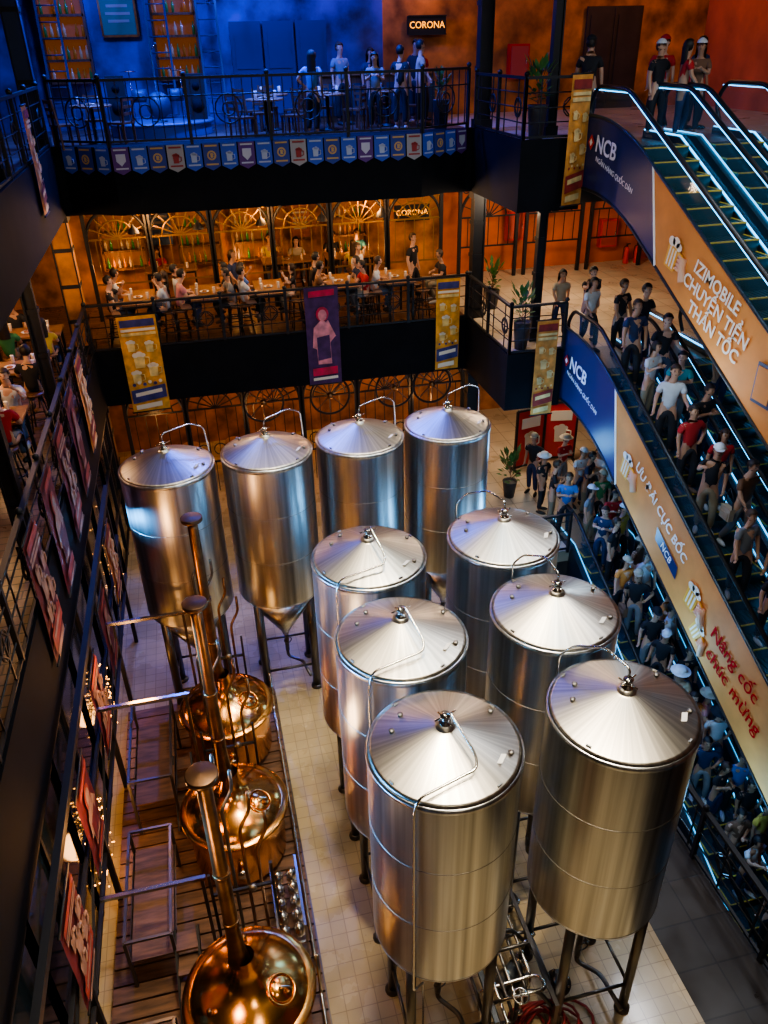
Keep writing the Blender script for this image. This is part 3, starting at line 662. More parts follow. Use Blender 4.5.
def person(ps,x,y,z,rz,shirt,tr='navy',hair=None,where='',cap=None,group='visitors',hat='cap'):
    P=POSES[ps]; hair=hair or random.choice(('short','short','long')); sc=random.uniform(.93,1.05) if hair!='long' else random.uniform(.88,.97)
    sk=random.choice(((.50,.28,.18),(.42,.23,.14),(.56,.33,.23)))
    lab='person in %s shirt and %s trousers %s %s'%(shirt,tr,PW[ps],where)
    if cap: lab='person in %s shirt and %s %s %s %s'%(shirt,cap,hat,PW[ps],where)
    b=O('person',P['body'],None,(x,y,z),rz,None,lab,'person',group,color=sk); b.scale=(sc,)*3
    O('shirt',P['shirt'],None,parent=b,color=CN[shirt]); O('trousers',P['trousers'],None,parent=b,color=CN[tr])
    sc_=random.choice(((.02,.02,.02),(.5,.5,.5),(.1,.06,.04)))
    for sm_ in P['shoes']: O('shoe',sm_,None,parent=b,color=sc_)
    O('facial_features',P['face'],None,parent=b)
    O('hair',P['hair'][hair],None,parent=b,color=random.choice(HC))
    if cap: O(hat,P['hair'][hat],None,parent=b,color=CN[cap])
    return b
SH=['black','white','red','navy','grey','teal','beige','blue','pink','white','black','white','brown','black','yellow','red','green','orange','blue']; TR=['navy','black','denim','khaki','grey','black']
bagm=MB().box((0,0,.16),(.10,.26,.24)).box((-.055,0,.12),(.02,.2,.14)).mesh('bag_body',[CLOTH]); strm=MB().tube([(0,-.12,.27),(-.02,-.10,.5),(-.06,-.02,.66),(-.02,.08,.5),(0,.12,.27)],.012,6).mesh('bag_strap',[CLOTH])
def bag(x,y,z,col,rz=0):
    e=E('shoulder_bag','%s fabric shoulder bag hanging at a rider\'s side'%col,'bag',(x,y,z),rz,'shoulder bags')
    O('bag_body',bagm,None,parent=e,color=CN[col]); O('bag_strap',strm,None,parent=e,color=CN['black'])
# ------------------------------------------------------------------ escalators
K=.475; YT=14.2
stm=MB().box((0,-.2,-.095),(1.0,.40,.19))
for i in range(12): stm.box((-.46+i*.0836,-.2,.004),(.035,.38,.012))
for sx in(-1,1): stm.box((sx*.485,-.2,.008),(.03,.40,.02),1)
stm.box((0,-.39,.008),(1.0,.025,.022),1)
STM=stm.mesh('step',[STEPM,STEPY])
def zf(y):
    if y>=.9: return 0
    if y<=-1.1: return K*(y+.1)
    t=(.9-y)/2.0; return -K*t*t
def escal(xc,zt,drop,label,bright,clad=None):
    e=E('escalator',label,'escalator',(xc,YT,zt),0,'escalators')
    run=drop/K; n=int(run/.4)
    for i in range(n): O('step',STM,None,loc=(0,-.4*i,-.19*i),parent=e)
    yt=1.3
    O('comb_plate',MB().box((0,yt/2,-.02),(1.0,yt,.05)),M('comb_metal',(.3,.32,.33),.35,.9),parent=e)
    hm2=M('housing_metal',(.06,.08,.10),.35,.7)
    for sx in(-1,1):
        mb=MB(); x0=.52*sx; x1=.68*sx
        prof=[(yt,.12),(0,.12),(-run,.12-drop),(-run,-.9-drop),(0,-.9),(yt,-.9)]
        mb.add([(x0,a,b) for a,b in prof]+[(x1,a,b) for a,b in prof],[(0,1,2,3,4,5),(11,10,9,8,7,6)]+[(i,(i+1)%6,(i+1)%6+6,i+6) for i in range(6)])
        O('truss_side',mb,hm2,parent=e)
    O('truss_underside',MB().add([(-.52,yt,-.88),(.52,yt,-.88),(.52,0,-.88),(-.52,0,-.88),(-.52,-run,-.88-drop),(.52,-run,-.88-drop)],[(0,1,2,3),(3,2,5,4)]),hm2,parent=e)
    for sx in(-1,1):
        g=MB(); x=.6*sx
        g.add([(x,yt,.12),(x,0,.12),(x,-run,.12-drop),(x,-run,.9-drop),(x,0,.9),(x,yt,.9)],[(0,1,4,5),(1,2,3,4)])
        O('balustrade',g,GLASS,parent=e)
        O('handrail',MB().bend([(x,yt-.1,.2),(x,yt+.15,.55),(x,yt-.1,.93),(x,0,.93),(x,-run,.93-drop)],.04,8,br=.25),RUB,parent=e)
        O('led_strip',MB().beam((x-.05*sx,yt,.14),(x-.05*sx,0,.14),.02).beam((x-.05*sx,0,.14),(x-.05*sx,-run,.14-drop),.02),bright,parent=e)
        if bright is CYAN: O('led_strip',MB().beam((x,yt,.87),(x,0,.87),.02,.014).beam((x,0,.87),(x,-run,.87-drop),.02,.014),bright,parent=e)
    if clad is not None:
        x=-.72; yc,up,dn=clad
        def strip(y0,y1,skew0=0,skew1=0):
            mb=MB(); N=14; vs=[]
            for i in range(N+1):
                a=y0+(y1-y0)*i/N; sk=skew0+(skew1-skew0)*i/N
                vs+=[(x,a,up+zf(a)),(x,a-sk,dn+zf(a-sk))]
            return mb.add(vs,[(2*i,2*i+1,2*i+3,2*i+2) for i in range(N)])
        O('cladding_panel',strip(yt+.05,yc,0,.5),ADN,parent=e,label='navy blue advertising panel')
        O('cladding_panel',strip(yc,-run,.5,0),ADO,parent=e,label='orange advertising panel')
        ys=[yt+.05-i*.2 for i in range(int((run+yt)/.2))]
        O('cladding_edge',MB().tube([(x,a,up+zf(a)) for a in ys],.03,6),hm2,parent=e); O('cladding_edge',MB().tube([(x,a,dn+zf(a)) for a in ys],.03,6),BLACK,parent=e)
        O('cladding_stripe',MB().tube([(x-.01,yc-.5*t,up+(dn-up)*t+zf(yc-.5*t)) for t in(0,.25,.5,.75,1)],.02,6),WHT,parent=e)
    return e
eA=escal(8.42,Z3,4.25,'upper escalator with orange advertising cladding and cyan lights',CYAN,(-1.35,.45,-.85))
escal(9.95,Z3,4.25,'upper escalator lane with cyan light strips',CYAN)
eB=escal(8.42,Z2,4.5,'middle escalator with orange advertising cladding full of riders',CYAND,(-1.15,.55,-1.1))
escal(9.95,Z2,4.5,'middle escalator lane with teal lit steps',CYAN)
escal(8.42,0,5.4,'lower escalator crowded with people',CYAND); escal(9.95,0,5.4,'lower escalator lane crowded with people',CYAND)
def T(e,body,size,mat,dy,dz,slope,bold=.0,name='lettering'):
    o=text(body,size,mat,planeX((-.745,dy,dz),slope),None,name,bold); o.parent=e; return o
def mid(y,up,dn): return (up+dn)/2+zf(y)
T(eA,'NCB',.40,WHT,.35,mid(.35,.45,-.85)+.18,.12,.008); T(eA,'NGÂN HÀNG QUỐC DÂN',.13,WHT,-.05,mid(-.05,.45,-.85)-.14,.25)
T(eB,'NCB',.40,WHT,.45,mid(.4,.55,-1.1)+.12,.15,.008); T(eB,'NGÂN HÀNG QUỐC DÂN',.13,WHT,.2,mid(.2,.55,-1.1)-.22,.25)
def star(e,dy,dz):
    mb=MB().add([(-.745,dy+.13,dz),(-.745,dy,dz+.14),(-.745,dy-.13,dz),(-.745,dy,dz-.14)],[(0,1,2,3)],0).add([(-.75,dy+.06,dz),(-.75,dy,dz+.07),(-.75,dy-.06,dz),(-.75,dy,dz-.07)],[(0,1,2,3)],1)
    O('logo_mark',mb,[RED,WHT],parent=e)
star(eA,.95,mid(.95,.45,-.85)+.2); star(eB,1.03,mid(1.03,.55,-1.1)+.14)
ya=-3.75
T(eA,'IZIMOBILE',.29,CREAM,ya+.1,mid(ya,.45,-.85)+.35,.30,.005); T(eA,'CHUYỂN TIỀN',.29,CREAM,ya+.05,mid(ya,.45,-.85)+.02,.30,.005); T(eA,'THẦN TỐC',.29,CREAM,ya+.0,mid(ya,.45,-.85)-.31,.30,.005)
yb_=-3.3
T(eB,'ƯU ĐÃI CỰC BỐC',.27,CREAM,yb_,mid(yb_,.55,-1.1)+.28,K,.004)
mb=MB().add([(-.742,-3.3,mid(-3.3,.55,-1.1)-.05),(-.742,-4.1,mid(-4.1,.55,-1.1)-.05),(-.742,-4.1,mid(-4.1,.55,-1.1)-.32),(-.742,-3.3,mid(-3.3,.55,-1.1)-.32)],[(0,1,2,3)])
O('logo_plate',mb,ADN,parent=eB); T(eB,'NCB',.2,WHT,-3.7,mid(-3.7,.55,-1.1)-.19,K)
T(eB,'Nâng cốc',.36,REDT,-6.0,mid(-6.0,.55,-1.1)+.2,.28,.004); T(eB,'chúc mừng',.36,REDT,-6.1,mid(-6.1,.55,-1.1)-.22,.28,.004)
HANDM=M('printed_hand',(.75,.42,.26),.6)
def bigmug(e,dy,dz,s,tilt=.25):
    mb=MB(); mug(mb,0,0,s,0,1,0)
    for t in range(3): mb.add([((-.2+.17*t)*s,-.006,-.42*s),((-.12+.17*t)*s,-.006,-.42*s),((-.12+.17*t)*s,-.006,.2*s),((-.2+.17*t)*s,-.006,.2*s)],[(0,1,2,3)],1)
    for t in range(4): mb.tube([(.68*s,-.01,(.12-.13*t)*s),(.42*s,-.014,(.14-.13*t)*s)],.055*s,6,2)
    mb.tube([(.66*s,-.004,.15*s),(.72*s,-.004,-.1*s),(.95*s,-.004,-.5*s)],.13*s,8,2)
    me=mb.mesh('beer_mug_print',[BEER,FOAM,HANDM]); o=O('beer_mug_print',me,None,parent=e); o.matrix_local=planeX((-.75,dy,dz),tilt)@Matrix.Rotation(-pi/2,4,'X')
bigmug(eB,-1.95,mid(-1.95,.55,-1.1)-.1,.5); bigmug(eB,-4.65,mid(-4.65,.55,-1.1)-.05,.5); bigmug(eB,-4.95,mid(-4.95,.55,-1.1)-.40,.42,.6); bigmug(eA,-2.35,mid(-2.35,.45,-.85)-.1,.5)
mb=MB().box((-.75,-5.15,mid(-5.15,.45,-.85)),(.01,.4,.6)).box((-.758,-5.15,mid(-5.15,.45,-.85)),(.01,.34,.5),1); O('phone_print',mb,[NAVT,ADO],parent=eA)
def onstep(x,y,zt):
    i=math.floor((YT-y)/.4)
    return (x,YT-.4*i-.22,zt-.19*i+.012) if y<YT else (x,y,zt+.01)
for (x,y,ps,c,tr,h) in ((8.2,15.4,'walk','white','black','long'),(8.65,14.9,'look','black','black','short'),(8.4,15.9,'point','black','navy','short'),(7.95,16.4,'walk','beige','navy','long')):
    person(ps,x,y,Z2+.01,random.uniform(-.25,.25),c,tr,h,'by middle escalator')
bc=['black','navy','black','white','teal','white','black','red','red','black','brown','grey','red','black','navy','white','black','red','grey','red']
bp_=['rail','look','step','phone','look2','rail','phone','hip','stand','point','walk','look','rail','stand']
for i in range(20):
    p=onstep((8.2 if i%2 else 8.62)+random.uniform(-.05,.05),14.1-.43*i,Z2); person(bp_[i%14],*p,random.uniform(-.6,.6),bc[i],TR[i%6],'long' if i%5==3 else 'short','on middle escalator','white' if i in(9,14) else None)
    if i%4==2: bag(p[0]-.27,p[1],p[2]+.62,('black','beige','brown')[i%3])
for i,(y,c) in enumerate(((12.6,'black'),(10.9,'navy'),(9.6,'red'),(8.6,'grey'),(7.8,'black'),(6.9,'white'))):
    p=onstep(9.75+.35*(i%2),y,Z2); person(bp_[(i*3)%14],*p,random.uniform(-.4,.4),c,'navy',None,'on middle escalator')
for k in range(66):
    lane=8.42 if k%2 else 9.95
    y=14.4-(k//2)*.30-random.uniform(0,.14); p=onstep(lane+(.22 if (k//2)%2 else -.22)+random.uniform(-.06,.06),y,0)
    hc=random.choice((None,None,'white','white','beige','black'))
    person(random.choice(('rail','stand','phone','step','hip','look','look2','point')) if y<YT else 'stand',*p,random.uniform(-.9,.9),random.choice(SH),random.choice(TR),None,'on lower escalator',hc,hat=random.choice(('cap','hat')))
    if k%7==3: bag(p[0]-.27,p[1],p[2]+.62,('black','beige','brown')[k%3])
for k in range(11):
    x=7.85+(k%3)*.8+random.uniform(-.15,.15); y=14.8+(k//3)*.7+random.uniform(-.15,.15)
    person(random.choice(('look','phone','hip','walk','look2')),x,y,0,random.uniform(-1.4,1.4),random.choice(SH),random.choice(TR),None,'by the escalator',random.choice((None,None,'white','beige')),hat=random.choice(('cap','hat')))
for (x,y,ps,c,tr,rz,h,cap) in ((7.85,15.85,'rail','black','black',2.6,'short','black'),(9.0,15.3,'hip','black','black',.3,'short','white'),(9.45,16.0,'stand','red','black',-.4,'short','red'),(9.75,15.2,'phone','brown','black',-.7,'long','white'),(9.3,14.9,'look','red','navy',.8,'long',None),(10.6,16.5,'stand','navy','black',.2,'short',None)):
    person(ps,x,y,Z3,rz,c,tr,h,'near upper escalator',cap)
# ------------------------------------------------------------------ furniture
HS=.27
def mk_table(round_=False,label='dark wooden high dining table on the balcony floor',w=1.3):
    e=E('dining_table',label,'table',(0,0,-50),0,'dining tables')
    if round_:
        O('table_top',MB().lathe([(.4,.71),(.41,.73),(.4,.75)],24),TABLEW,parent=e); O('pedestal',MB().lathe([(.25,0),(.25,.03),(.04,.06),(.04,.71)],12),BLACK,parent=e)
    else:
        O('table_top',MB().box((0,0,.73+HS),(w,.7,.04)),TABLEW,parent=e)
        for x in(-1,1):
            for y in(-1,1): O('leg',MB().box((0,0,.355+HS/2),(.05,.05,.71+HS)),BLACK,loc=(x*(w/2-.06),y*.29,0),parent=e)
        O('apron',MB().box((0,0,.68+HS),(w-.1,.6,.06)),BLACK,parent=e)
    return e
def mk_stool():
    e=E('bar_stool','dark round bar stool with metal legs','stool',(0,0,-50),0,'stools')
    O('seat',MB().lathe([(.16,.41+HS),(.175,.43+HS),(.17,.45+HS),(.0,.455+HS)],20),WOOD,parent=e)
    for i in range(4):
        a=pi/4+i*pi/2; O('leg',MB().tube([(.12*math.cos(a),.12*math.sin(a),.42+HS),(.22*math.cos(a),.22*math.sin(a),0)],.014,6),BLACK,parent=e)
    O('foot_ring',MB().ring((0,0,HS),.19,.012,'z',20),BLACK,parent=e); return e
def mk_chair():
    e=E('dining_chair','dark wooden chair with slatted back','chair',(0,0,-50),0,'chairs')
    O('seat',MB().box((0,0,.43),(.42,.42,.04)),WOOD,parent=e)
    for x in(-.18,.18):
        for y in(-.18,.18): O('leg',MB().box((x,y,.21),(.035,.035,.42)),WOOD,parent=e)
    mb=MB()
    for x in(-.18,.18): mb.beam((x,.19,.44),(x,.24,.9),.035)
    for z in(.6,.72,.85): mb.box((0,.205+(z-.44)*.09,z),(.36,.02,.06))
    O('backrest',mb,WOOD,parent=e); return e
def mk_glass():
    e=E('beer_glass','glass of amber beer with foam on table','glass',(0,0,-50),0,'beer glasses')
    O('glass',MB().lathe([(.03,0),(.038,.15),(.036,.15),(.029,.01)],12,cap=False),M('clear_glass',(.9,.9,.9),.05,0,alpha=.3),parent=e)
    O('beer',MB().lathe([(.028,.01),(.034,.12)],12),BEER,parent=e); O('foam',MB().lathe([(.034,.12),(.035,.145),(0,.15)],12),FOAM,parent=e); return e
def mk_plate():
    e=E('plate','white plate with food','plate',(0,0,-50),0,'plates')
    O('dish',MB().lathe([(.05,0),(.11,.02),(.112,.024),(.05,.008),(0,.008)],18),WHITE,parent=e); O('food',MB().sph((0,0,.02),(.06,.055,.025),10,6),M('roast_food',(.4,.16,.04),.6,var=.5,vs=30),parent=e); return e
tT,tR,sT,cH,gG,pP=mk_table(),mk_table(True,'round dark wooden table with pedestal base'),mk_stool(),mk_chair(),mk_glass(),mk_plate()
def setting(x,y,z,n=3,rx=.4,ry=.22,h=.752+HS):
    sl=[(-1,-.8),(1,-.7),(-.9,.8),(.9,.9),(0,.95)]
    for k in range(n): dup(gG,(x+sl[k][0]*rx,y+sl[k][1]*ry,z+h))
    dup(pP,(x-.02,y-.05,z+h),0)
def diner(x,y,z,rz,seat=True,ps=None,col=None):
    ps=ps or random.choice(('sit','sit','sit2','sit3'))
    person(ps,x,y,z+HS,rz,col or random.choice(SH),random.choice(TR),None,'at balcony table',group='diners')
    if seat: dup(sT,(x,y+.0,z))
cols=['black','white','black','white','pink','white','black','grey','white','blue','black','brown','black','navy','red','white']
ci=0
for tx in(-1.35,.15,1.65,3.35,4.75,5.75):
    ty=19.0
    if tx<5.5: dup(tT,(tx,ty,Z2),pi/2); setting(tx,ty,Z2,3,.2,.3)
    for dx,dy in((-.62,-.25),(-.62,.38),(.62,.34),(.62,-.28)):
        if tx>5.5 and not(dx<0 and dy<0): continue
        if tx>5.5: dx,dy=.25,0
        if random.random()<.9:
            diner(tx+dx,ty+dy,Z2,(pi/2 if dx<0 else -pi/2)+random.uniform(-.25,.25),True,None,cols[ci%16]); ci+=1
        else: dup(sT,(tx+dx,ty+dy,Z2))
for tx in(-.6,2.4,4.1):
    dup(tT,(tx,21.6,Z2)); setting(tx,21.6,Z2)
    for dx,dy in((-.35,.62),(.35,.62),(0,-.62)):
        if random.random()<.4: diner(tx+dx,21.6+dy,Z2,0 if dy>0 else pi)
for (px,py,ps,c) in((.9,20.2,'walk','navy'),(4.05,20.1,'stand','white'),(5.5,20.1,'stand','black')): person(ps,px,py,Z2,.8,c,'black',None,'between balcony tables')
for tx,ty in((-3.5,14.9),(-3.6,12.6),(-3.5,17.0),(-5.2,15.8),(-5.0,13.4)):
    dup(tT,(tx,ty,Z2),0); setting(tx,ty,Z2,5)
    for dx,dy in((-.35,.62),(.35,.62),(-.3,-.62),(.4,-.62)):
        if random.random()<.75: diner(tx+dx,ty+dy,Z2,0 if dy>0 else pi)
        else: dup(sT,(tx+dx,ty+dy,Z2))
for tx,ty in((-1.6,18.6),(1.9,18.7),(2.2,20.4),(3.4,19.7),(4.9,20.2)): 
    dup(tR,(tx,ty,Z3)); setting(tx,ty,Z3,2,.2,.2,.752)
    for a in(0,2.1,4.2): dup(cH,(tx+.62*math.sin(a),ty+.62*math.cos(a),Z3),-a)
for (px,py,ps,c,r) in((2.9,18.6,'hip','blue',2.6),(3.95,20.9,'stand','grey',.4),(4.35,19.0,'phone','grey',-.3),(4.75,21.2,'stand','navy',.2),(5.55,19.6,'look','beige',.9),(5.7,20.6,'rail','black',-.8),(6.0,21.2,'stand','red',.4),(5.0,19.3,'look2','black',2.8)): person(ps,px,py,Z3,r,c,'black',None,'on stage level')
BST=M('stage_blue',(.05,.09,.35),.4)
e=E('stage_platform','round blue-lit stage platform with dark skirt','stage',(-.3,20.6,Z3))
O('platform_top',MB().lathe([(1.15,.22),(1.2,.24),(1.2,.28),(1.15,.30)],48),M('stage_top',(.07,.08,.16),.4),parent=e); O('platform_skirt',MB().lathe([(1.12,0),(1.12,.22)],48,cap=False),BST,parent=e)
for x,y in((-1.15,20.3),(.55,20.3)):
    e=E('loudspeaker','black loudspeaker cabinet on the stage','loudspeaker',(x,y,Z3+.3)); O('cabinet',MB().box((0,0,.45),(.38,.34,.9)),BLACK,parent=e)
    for z_,r_ in((.28,.14),(.66,.08)): O('driver_cone',MB().tube([(0,-.18,z_),(0,-.168,z_)],r_,18),BLACKP,parent=e)
e=E('microphone_stand','chrome microphone stand with boom on stage','microphone stand',(-.3,19.9,Z3+.3)); O('base',MB().lathe([(.16,0),(.16,.02),(.02,.04)],16),BLACK,parent=e); O('pole',MB().tube([(0,0,.03),(0,0,1.35),(.1,-.15,1.45)],.012,6),PIPE,parent=e); O('microphone',MB().sph((.12,-.18,1.47),.03,8,6),BLACK,parent=e)
e=E('drum_kit','dark blue drum kit with cymbals on round platform','drum kit',(-.3,20.9,Z3+.3)); O('bass_drum',MB().tube([(0,-.2,.28),(0,.2,.28)],.27,24),NAVY,parent=e)
for sx in(-.4,.4): O('tom_drum',MB().lathe([(.17,.35),(.17,.6)],20,(sx,-.05,0)),NAVY,parent=e); O('cymbal',MB().lathe([(.2,.95),(.05,.97),(0,.98)],20,(sx*1.4,.1,0)),BRASS,parent=e); O('cymbal_stand',MB().tube([(sx*1.4,.1,0),(sx*1.4,.1,.97)],.01,6),PIPE,parent=e)
# ------------------------------------------------------------------ shelves with bottles
btm=[]
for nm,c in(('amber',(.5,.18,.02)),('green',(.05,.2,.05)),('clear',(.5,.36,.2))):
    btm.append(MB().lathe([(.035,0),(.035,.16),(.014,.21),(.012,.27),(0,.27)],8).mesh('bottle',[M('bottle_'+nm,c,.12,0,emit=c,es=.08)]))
def shelf(x,y,z,w,h,rows,label,back):
    e=E('bottle_shelf',label,'shelf',(x,y,z))
    O('back_panel',MB().box((0,.14,h/2),(w,.03,h)),back,parent=e)
    for sx in(-1,1): O('side_panel',MB().box((sx*w/2,0,h/2),(.06,.3,h)),WOOD,parent=e)
    for i in range(rows+1):
        O('shelf_board',MB().box((0,0,.03+i*(h-.06)/rows),(w,.3,.05)),WOOD,parent=e)
    for i in range(rows):
        nb=int(w/.14)
        for j in range(nb):
            if random.random()<.8: O('bottle',random.choice(btm),None,loc=(x-w/2+.1+j*.138,y-.02,z+.056+i*(h-.06)/rows),label='small liquor bottle standing on the backlit shelf',cat='bottle',group='bottles on the shelves')
BL=M('backlit_panel',(.22,.08,.02),.6,emit=(1,.28,.04),es=.10,var=.6,vs=3)
for x in(-1.75,.2,1.65,4.2): shelf(x,22.35,Z2+.9,1.1,1.9,4,'dim backlit wooden bottle shelf against orange wall',BL)
for x in(-2.2,.3): shelf(x,22.35,Z3+1.0,1.0,2.3,5,'backlit wooden bottle shelf above the stage',BL)
for x in(-2.45,-.1,1.05):
    e=E('ladder','dark wooden library ladder leaning on bottle shelf','ladder',(x,21.75,Z3))
    for sx in(-.22,.22): O('stile',MB().beam((sx,-.2,0),(sx,.35,3.2),.05),NAVY,parent=e)
    for i in range(9):
        t=(i+1)/10; O('rung',MB().tube([(-.22,-.2+.55*t,3.2*t),(.22,-.2+.55*t,3.2*t)],.016,6),NAVY,parent=e)
def picture(x,y,z,w,h,c,label):
    e=E('framed_poster',label,'poster',(x,y,z)); O('frame',MB().beam((-w/2,0,-h/2),(-w/2,0,h/2),.05).beam((w/2,0,-h/2),(w/2,0,h/2),.05).beam((-w/2,0,-h/2),(w/2,0,-h/2),.05).beam((-w/2,0,h/2),(w/2,0,h/2),.05),BRASS,parent=e)
    mb=MB().box((0,0,0),(w,.02,h)); 
    for i in range(4): mb.box((0,-.015,h*(.25-i*.15)),(w*(.7-.1*(i%2)),.01,h*.06),1)
    O('print',mb,[M('print_%.1f%.1f'%(c[0],c[1]),c,.5),M('print_ink',(.35,.32,.25),.6)],parent=e)
picture(-.95,22.5,11.2,.8,1.0,(.03,.2,.12),'green framed poster above the stage'); picture(-.75,22.5,Z2+1.9,.6,1.0,(.05,.1,.2),'blue framed poster on orange wall')
picture(2.95,22.5,Z2+1.8,.6,.9,(.3,.1,.05),'small framed poster on orange wall')
for (x,z,s) in((6.5,10.8,.21),(6.1,Z2+1.85,.21)):
    e=E('neon_sign','glowing orange neon sign in dark box','sign',(x,22.35,z)); O('sign_box',MB().box((0,.08,0),(1.0,.08,.40)).beam((-.5,0,-.2),(.5,0,-.2),.03).beam((-.5,0,.2),(.5,0,.2),.03),BLACK,parent=e)
    o=text('CORONA',s,YEL,planeY((0,.02,0)),None); o.parent=e
def arch(x,y,z,w,h,label='black iron arched screen in front of orange wall',gold=GOLD,dense=1):
    e=E('iron_arch_screen',label,'screen',(x,y,z)); R1=w/2
    mb=MB()
    for sx in(-1,1): mb.beam((sx*R1,0,0),(sx*R1,0,h),.09)
    mb.ring((0,0,h-R1-.05),R1-.02,.04,'y',20,a0=0,a1=pi); mb.beam((-R1,0,h),(R1,0,h),.10)
    O('frame',mb,BLACK,parent=e)
    mb=MB().ring((0,0,h-R1-.05),R1*.6,.022,'y',16,a0=0,a1=pi)
    for i in range(1,8):
        a=pi*i/8; mb.beam((0,0,h-R1-.05),((R1-.02)*math.cos(a),0,h-R1-.05+(R1-.02)*math.sin(a)),.026)
    for sx in(-1,1): mb.ring((sx*R1*.8,0,h-.16),.1,.016,'y',12)
    mb.beam((-R1,0,h-R1-.05),(R1,0,h-R1-.05),.04)
    for i in range(-2,3): mb.beam((i*R1*.36,0,h-R1-.05),(i*R1*.36,0,.9),.02)
    mb.beam((-R1,0,.9),(R1,0,.9),.04)
    if dense>1:
        for i in range(-4,5): mb.beam((i*R1*.22,0,.9),(i*R1*.22,0,0),.02)
        for i in range(3): mb.ring(((i-1)*R1*.6,0,1.25),.16,.016,'y',12)
    O('spokes',mb,gold,parent=e)
for i in range(6): arch(-1.75+i*1.5,20.85,Z2,1.45,2.75)
for i in range(3): arch(8.2+i*2.0,21.9,Z2,1.7,2.6,'black iron arched screen on terracotta wall',BLACK)
for i in range(6): arch(-1.5+i*1.5,19.4,0,1.45,3.2,'black iron arched screen on the ground floor',BLACK,2)
for x in(1.2,2.9,4.6,5.6):
    e=E('wheel_ornament','large iron cart-wheel ornament hanging below the balcony','ornament',(x,YB+.3,2.75))
    O('rim',MB().ring((0,0,0),.5,.03,'y',28),BLACK,parent=e); mb=MB()
    for i in range(8): a=i*pi/4; mb.beam((0,0,0),(.5*math.cos(a),0,.5*math.sin(a)),.03)
    O('spokes',mb,WOOD,parent=e); O('hub',MB().sph((0,0,0),.09,10,8),BRASS,parent=e)
for i,x in enumerate((1.95,2.75,3.55)):
    O('door_%d'%(i+1),MB().box((0,0,1.1),(.75,.06,2.2)).box((0,-.04,.6),(.55,.02,.8)).box((0,-.04,1.6),(.55,.02,.8)),M('blue_door',(.02,.035,.15),.5),loc=(x,22.5,Z3),kind='structure')
e=E('bar_counter','long dark bar counter under the orange wall','bar counter',(5.0,21.9,Z3)); O('counter_top',MB().box((0,0,1.05),(3.0,.6,.06)),TABLEW,parent=e); O('counter_front',MB().box((0,0,.5),(2.9,.5,1.02)),WOOD,parent=e)
for x in(-1.2,-.4,.4,1.2): O('panel_moulding',MB().box((x,-.26,.5),(.6,.03,.7)),NAVY,parent=e)
O('door_4',MB().box((0,0,1.2),(1.6,.06,2.4)).box((0,-.04,1.2),(.04,.03,2.3)).box((-.4,-.05,1.2),(.6,.02,2.0)).box((.4,-.05,1.2),(.6,.02,2.0)),DARKW,loc=(11.7,22.5,Z3),kind='structure')
def cabinet(x,y,z,label):
    e=E('fire_cabinet',label,'fire cabinet',(x,y,z)); O('body',MB().box((0,0,0),(.55,.2,.8)),RED,parent=e); O('door',MB().box((0,-.11,0),(.47,.02,.7)),M('cab_glass',(.5,.1,.08),.2),parent=e); O('handle',MB().tube([(.18,-.14,-.06),(.18,-.14,.06)],.012,6),PIPE,parent=e)
cabinet(9.2,22.4,Z2+1.3,'red fire hose cabinet on terracotta wall'); cabinet(12.2,22.4,Z2+.9,'red fire hose cabinet on terracotta wall'); cabinet(9.0,22.4,Z3+1.2,'red fire hose cabinet on orange wall')
def exting(x,y,z):
    e=E('fire_extinguisher','red fire extinguisher standing by the wall','fire extinguisher',(x,y,z)); O('cylinder',MB().lathe([(.08,0),(.085,.03),(.085,.4),(.05,.48),(.025,.5)],14),RED,parent=e); O('valve_handle',MB().lathe([(.025,.5),(.025,.55)],8).box((.03,0,.57),(.13,.03,.03)),BLACK,parent=e); O('hose',MB().bend([(0,-.02,.54),(-.12,-.02,.5),(-.12,-.02,.15)],.012,6),BLACK,parent=e)
exting(12.8,22.2,Z2); exting(13.15,22.2,Z2)
def plant(x,y,z,s,ph=.45,label='leafy green plant in a dark planter'):
    e=E('potted_plant',label,'plant',(x,y,z)); O('pot',MB().lathe([(.13,0),(.19,ph),(.2,ph+.02),(.17,ph),(.16,ph-.04)],16),POT,parent=e)
    mb=MB()
    for i in range(60):
        a=random.uniform(0,2*pi); h=random.uniform(.1,1)*s; r=random.uniform(.08,.34)*s; c=V((r*math.cos(a),r*math.sin(a),ph+h)); b=V((0,0,ph+h*.4)); t=V((-math.sin(a),math.cos(a),0))*.06*s
        d=(c-b)*.3; mb.add([c-d,c+t,c+d+V((0,0,-.03)),c-t],[(0,1,2,3)],0)
        if i%4==0: mb.tube([(0,0,ph-.03),b,c],.007,4,1)
    O('foliage',mb,[GREEN,WOOD],parent=e)['kind']='stuff'
plant(6.85,15.9,Z2,.8,.6); plant(6.85,15.9,Z3,.8,.6); plant(7.3,17.0,0,.9); plant(5.7,18.5,Z3,.6,.6); plant(7.3,19.0,Z2,.8)
for x,y,r in((8.4,18.4,.2),(9.4,18.6,-.2)):
    e=E('poster_stand','red poster in black floor stand on tiles','sign stand',(x,y,0),r); O('frame',MB().beam((-.45,0,.1),(-.45,0,1.8),.06).beam((.45,0,.1),(.45,0,1.8),.06).beam((-.45,0,.1),(.45,0,.1),.06).beam((-.45,0,1.8),(.45,0,1.8),.06).beam((-.45,-.3,.03),(-.45,.3,.03),.06).beam((.45,-.3,.03),(.45,.3,.03),.06),BLACK,parent=e)
    mb=MB().box((0,0,.95),(.86,.02,1.65)); mb.box((0,-.015,1.4),(.6,.01,.3),1); mug(mb,0,.85,.5,1,1,-.02); O('poster_sheet',mb,[RED,FOAM],parent=e)
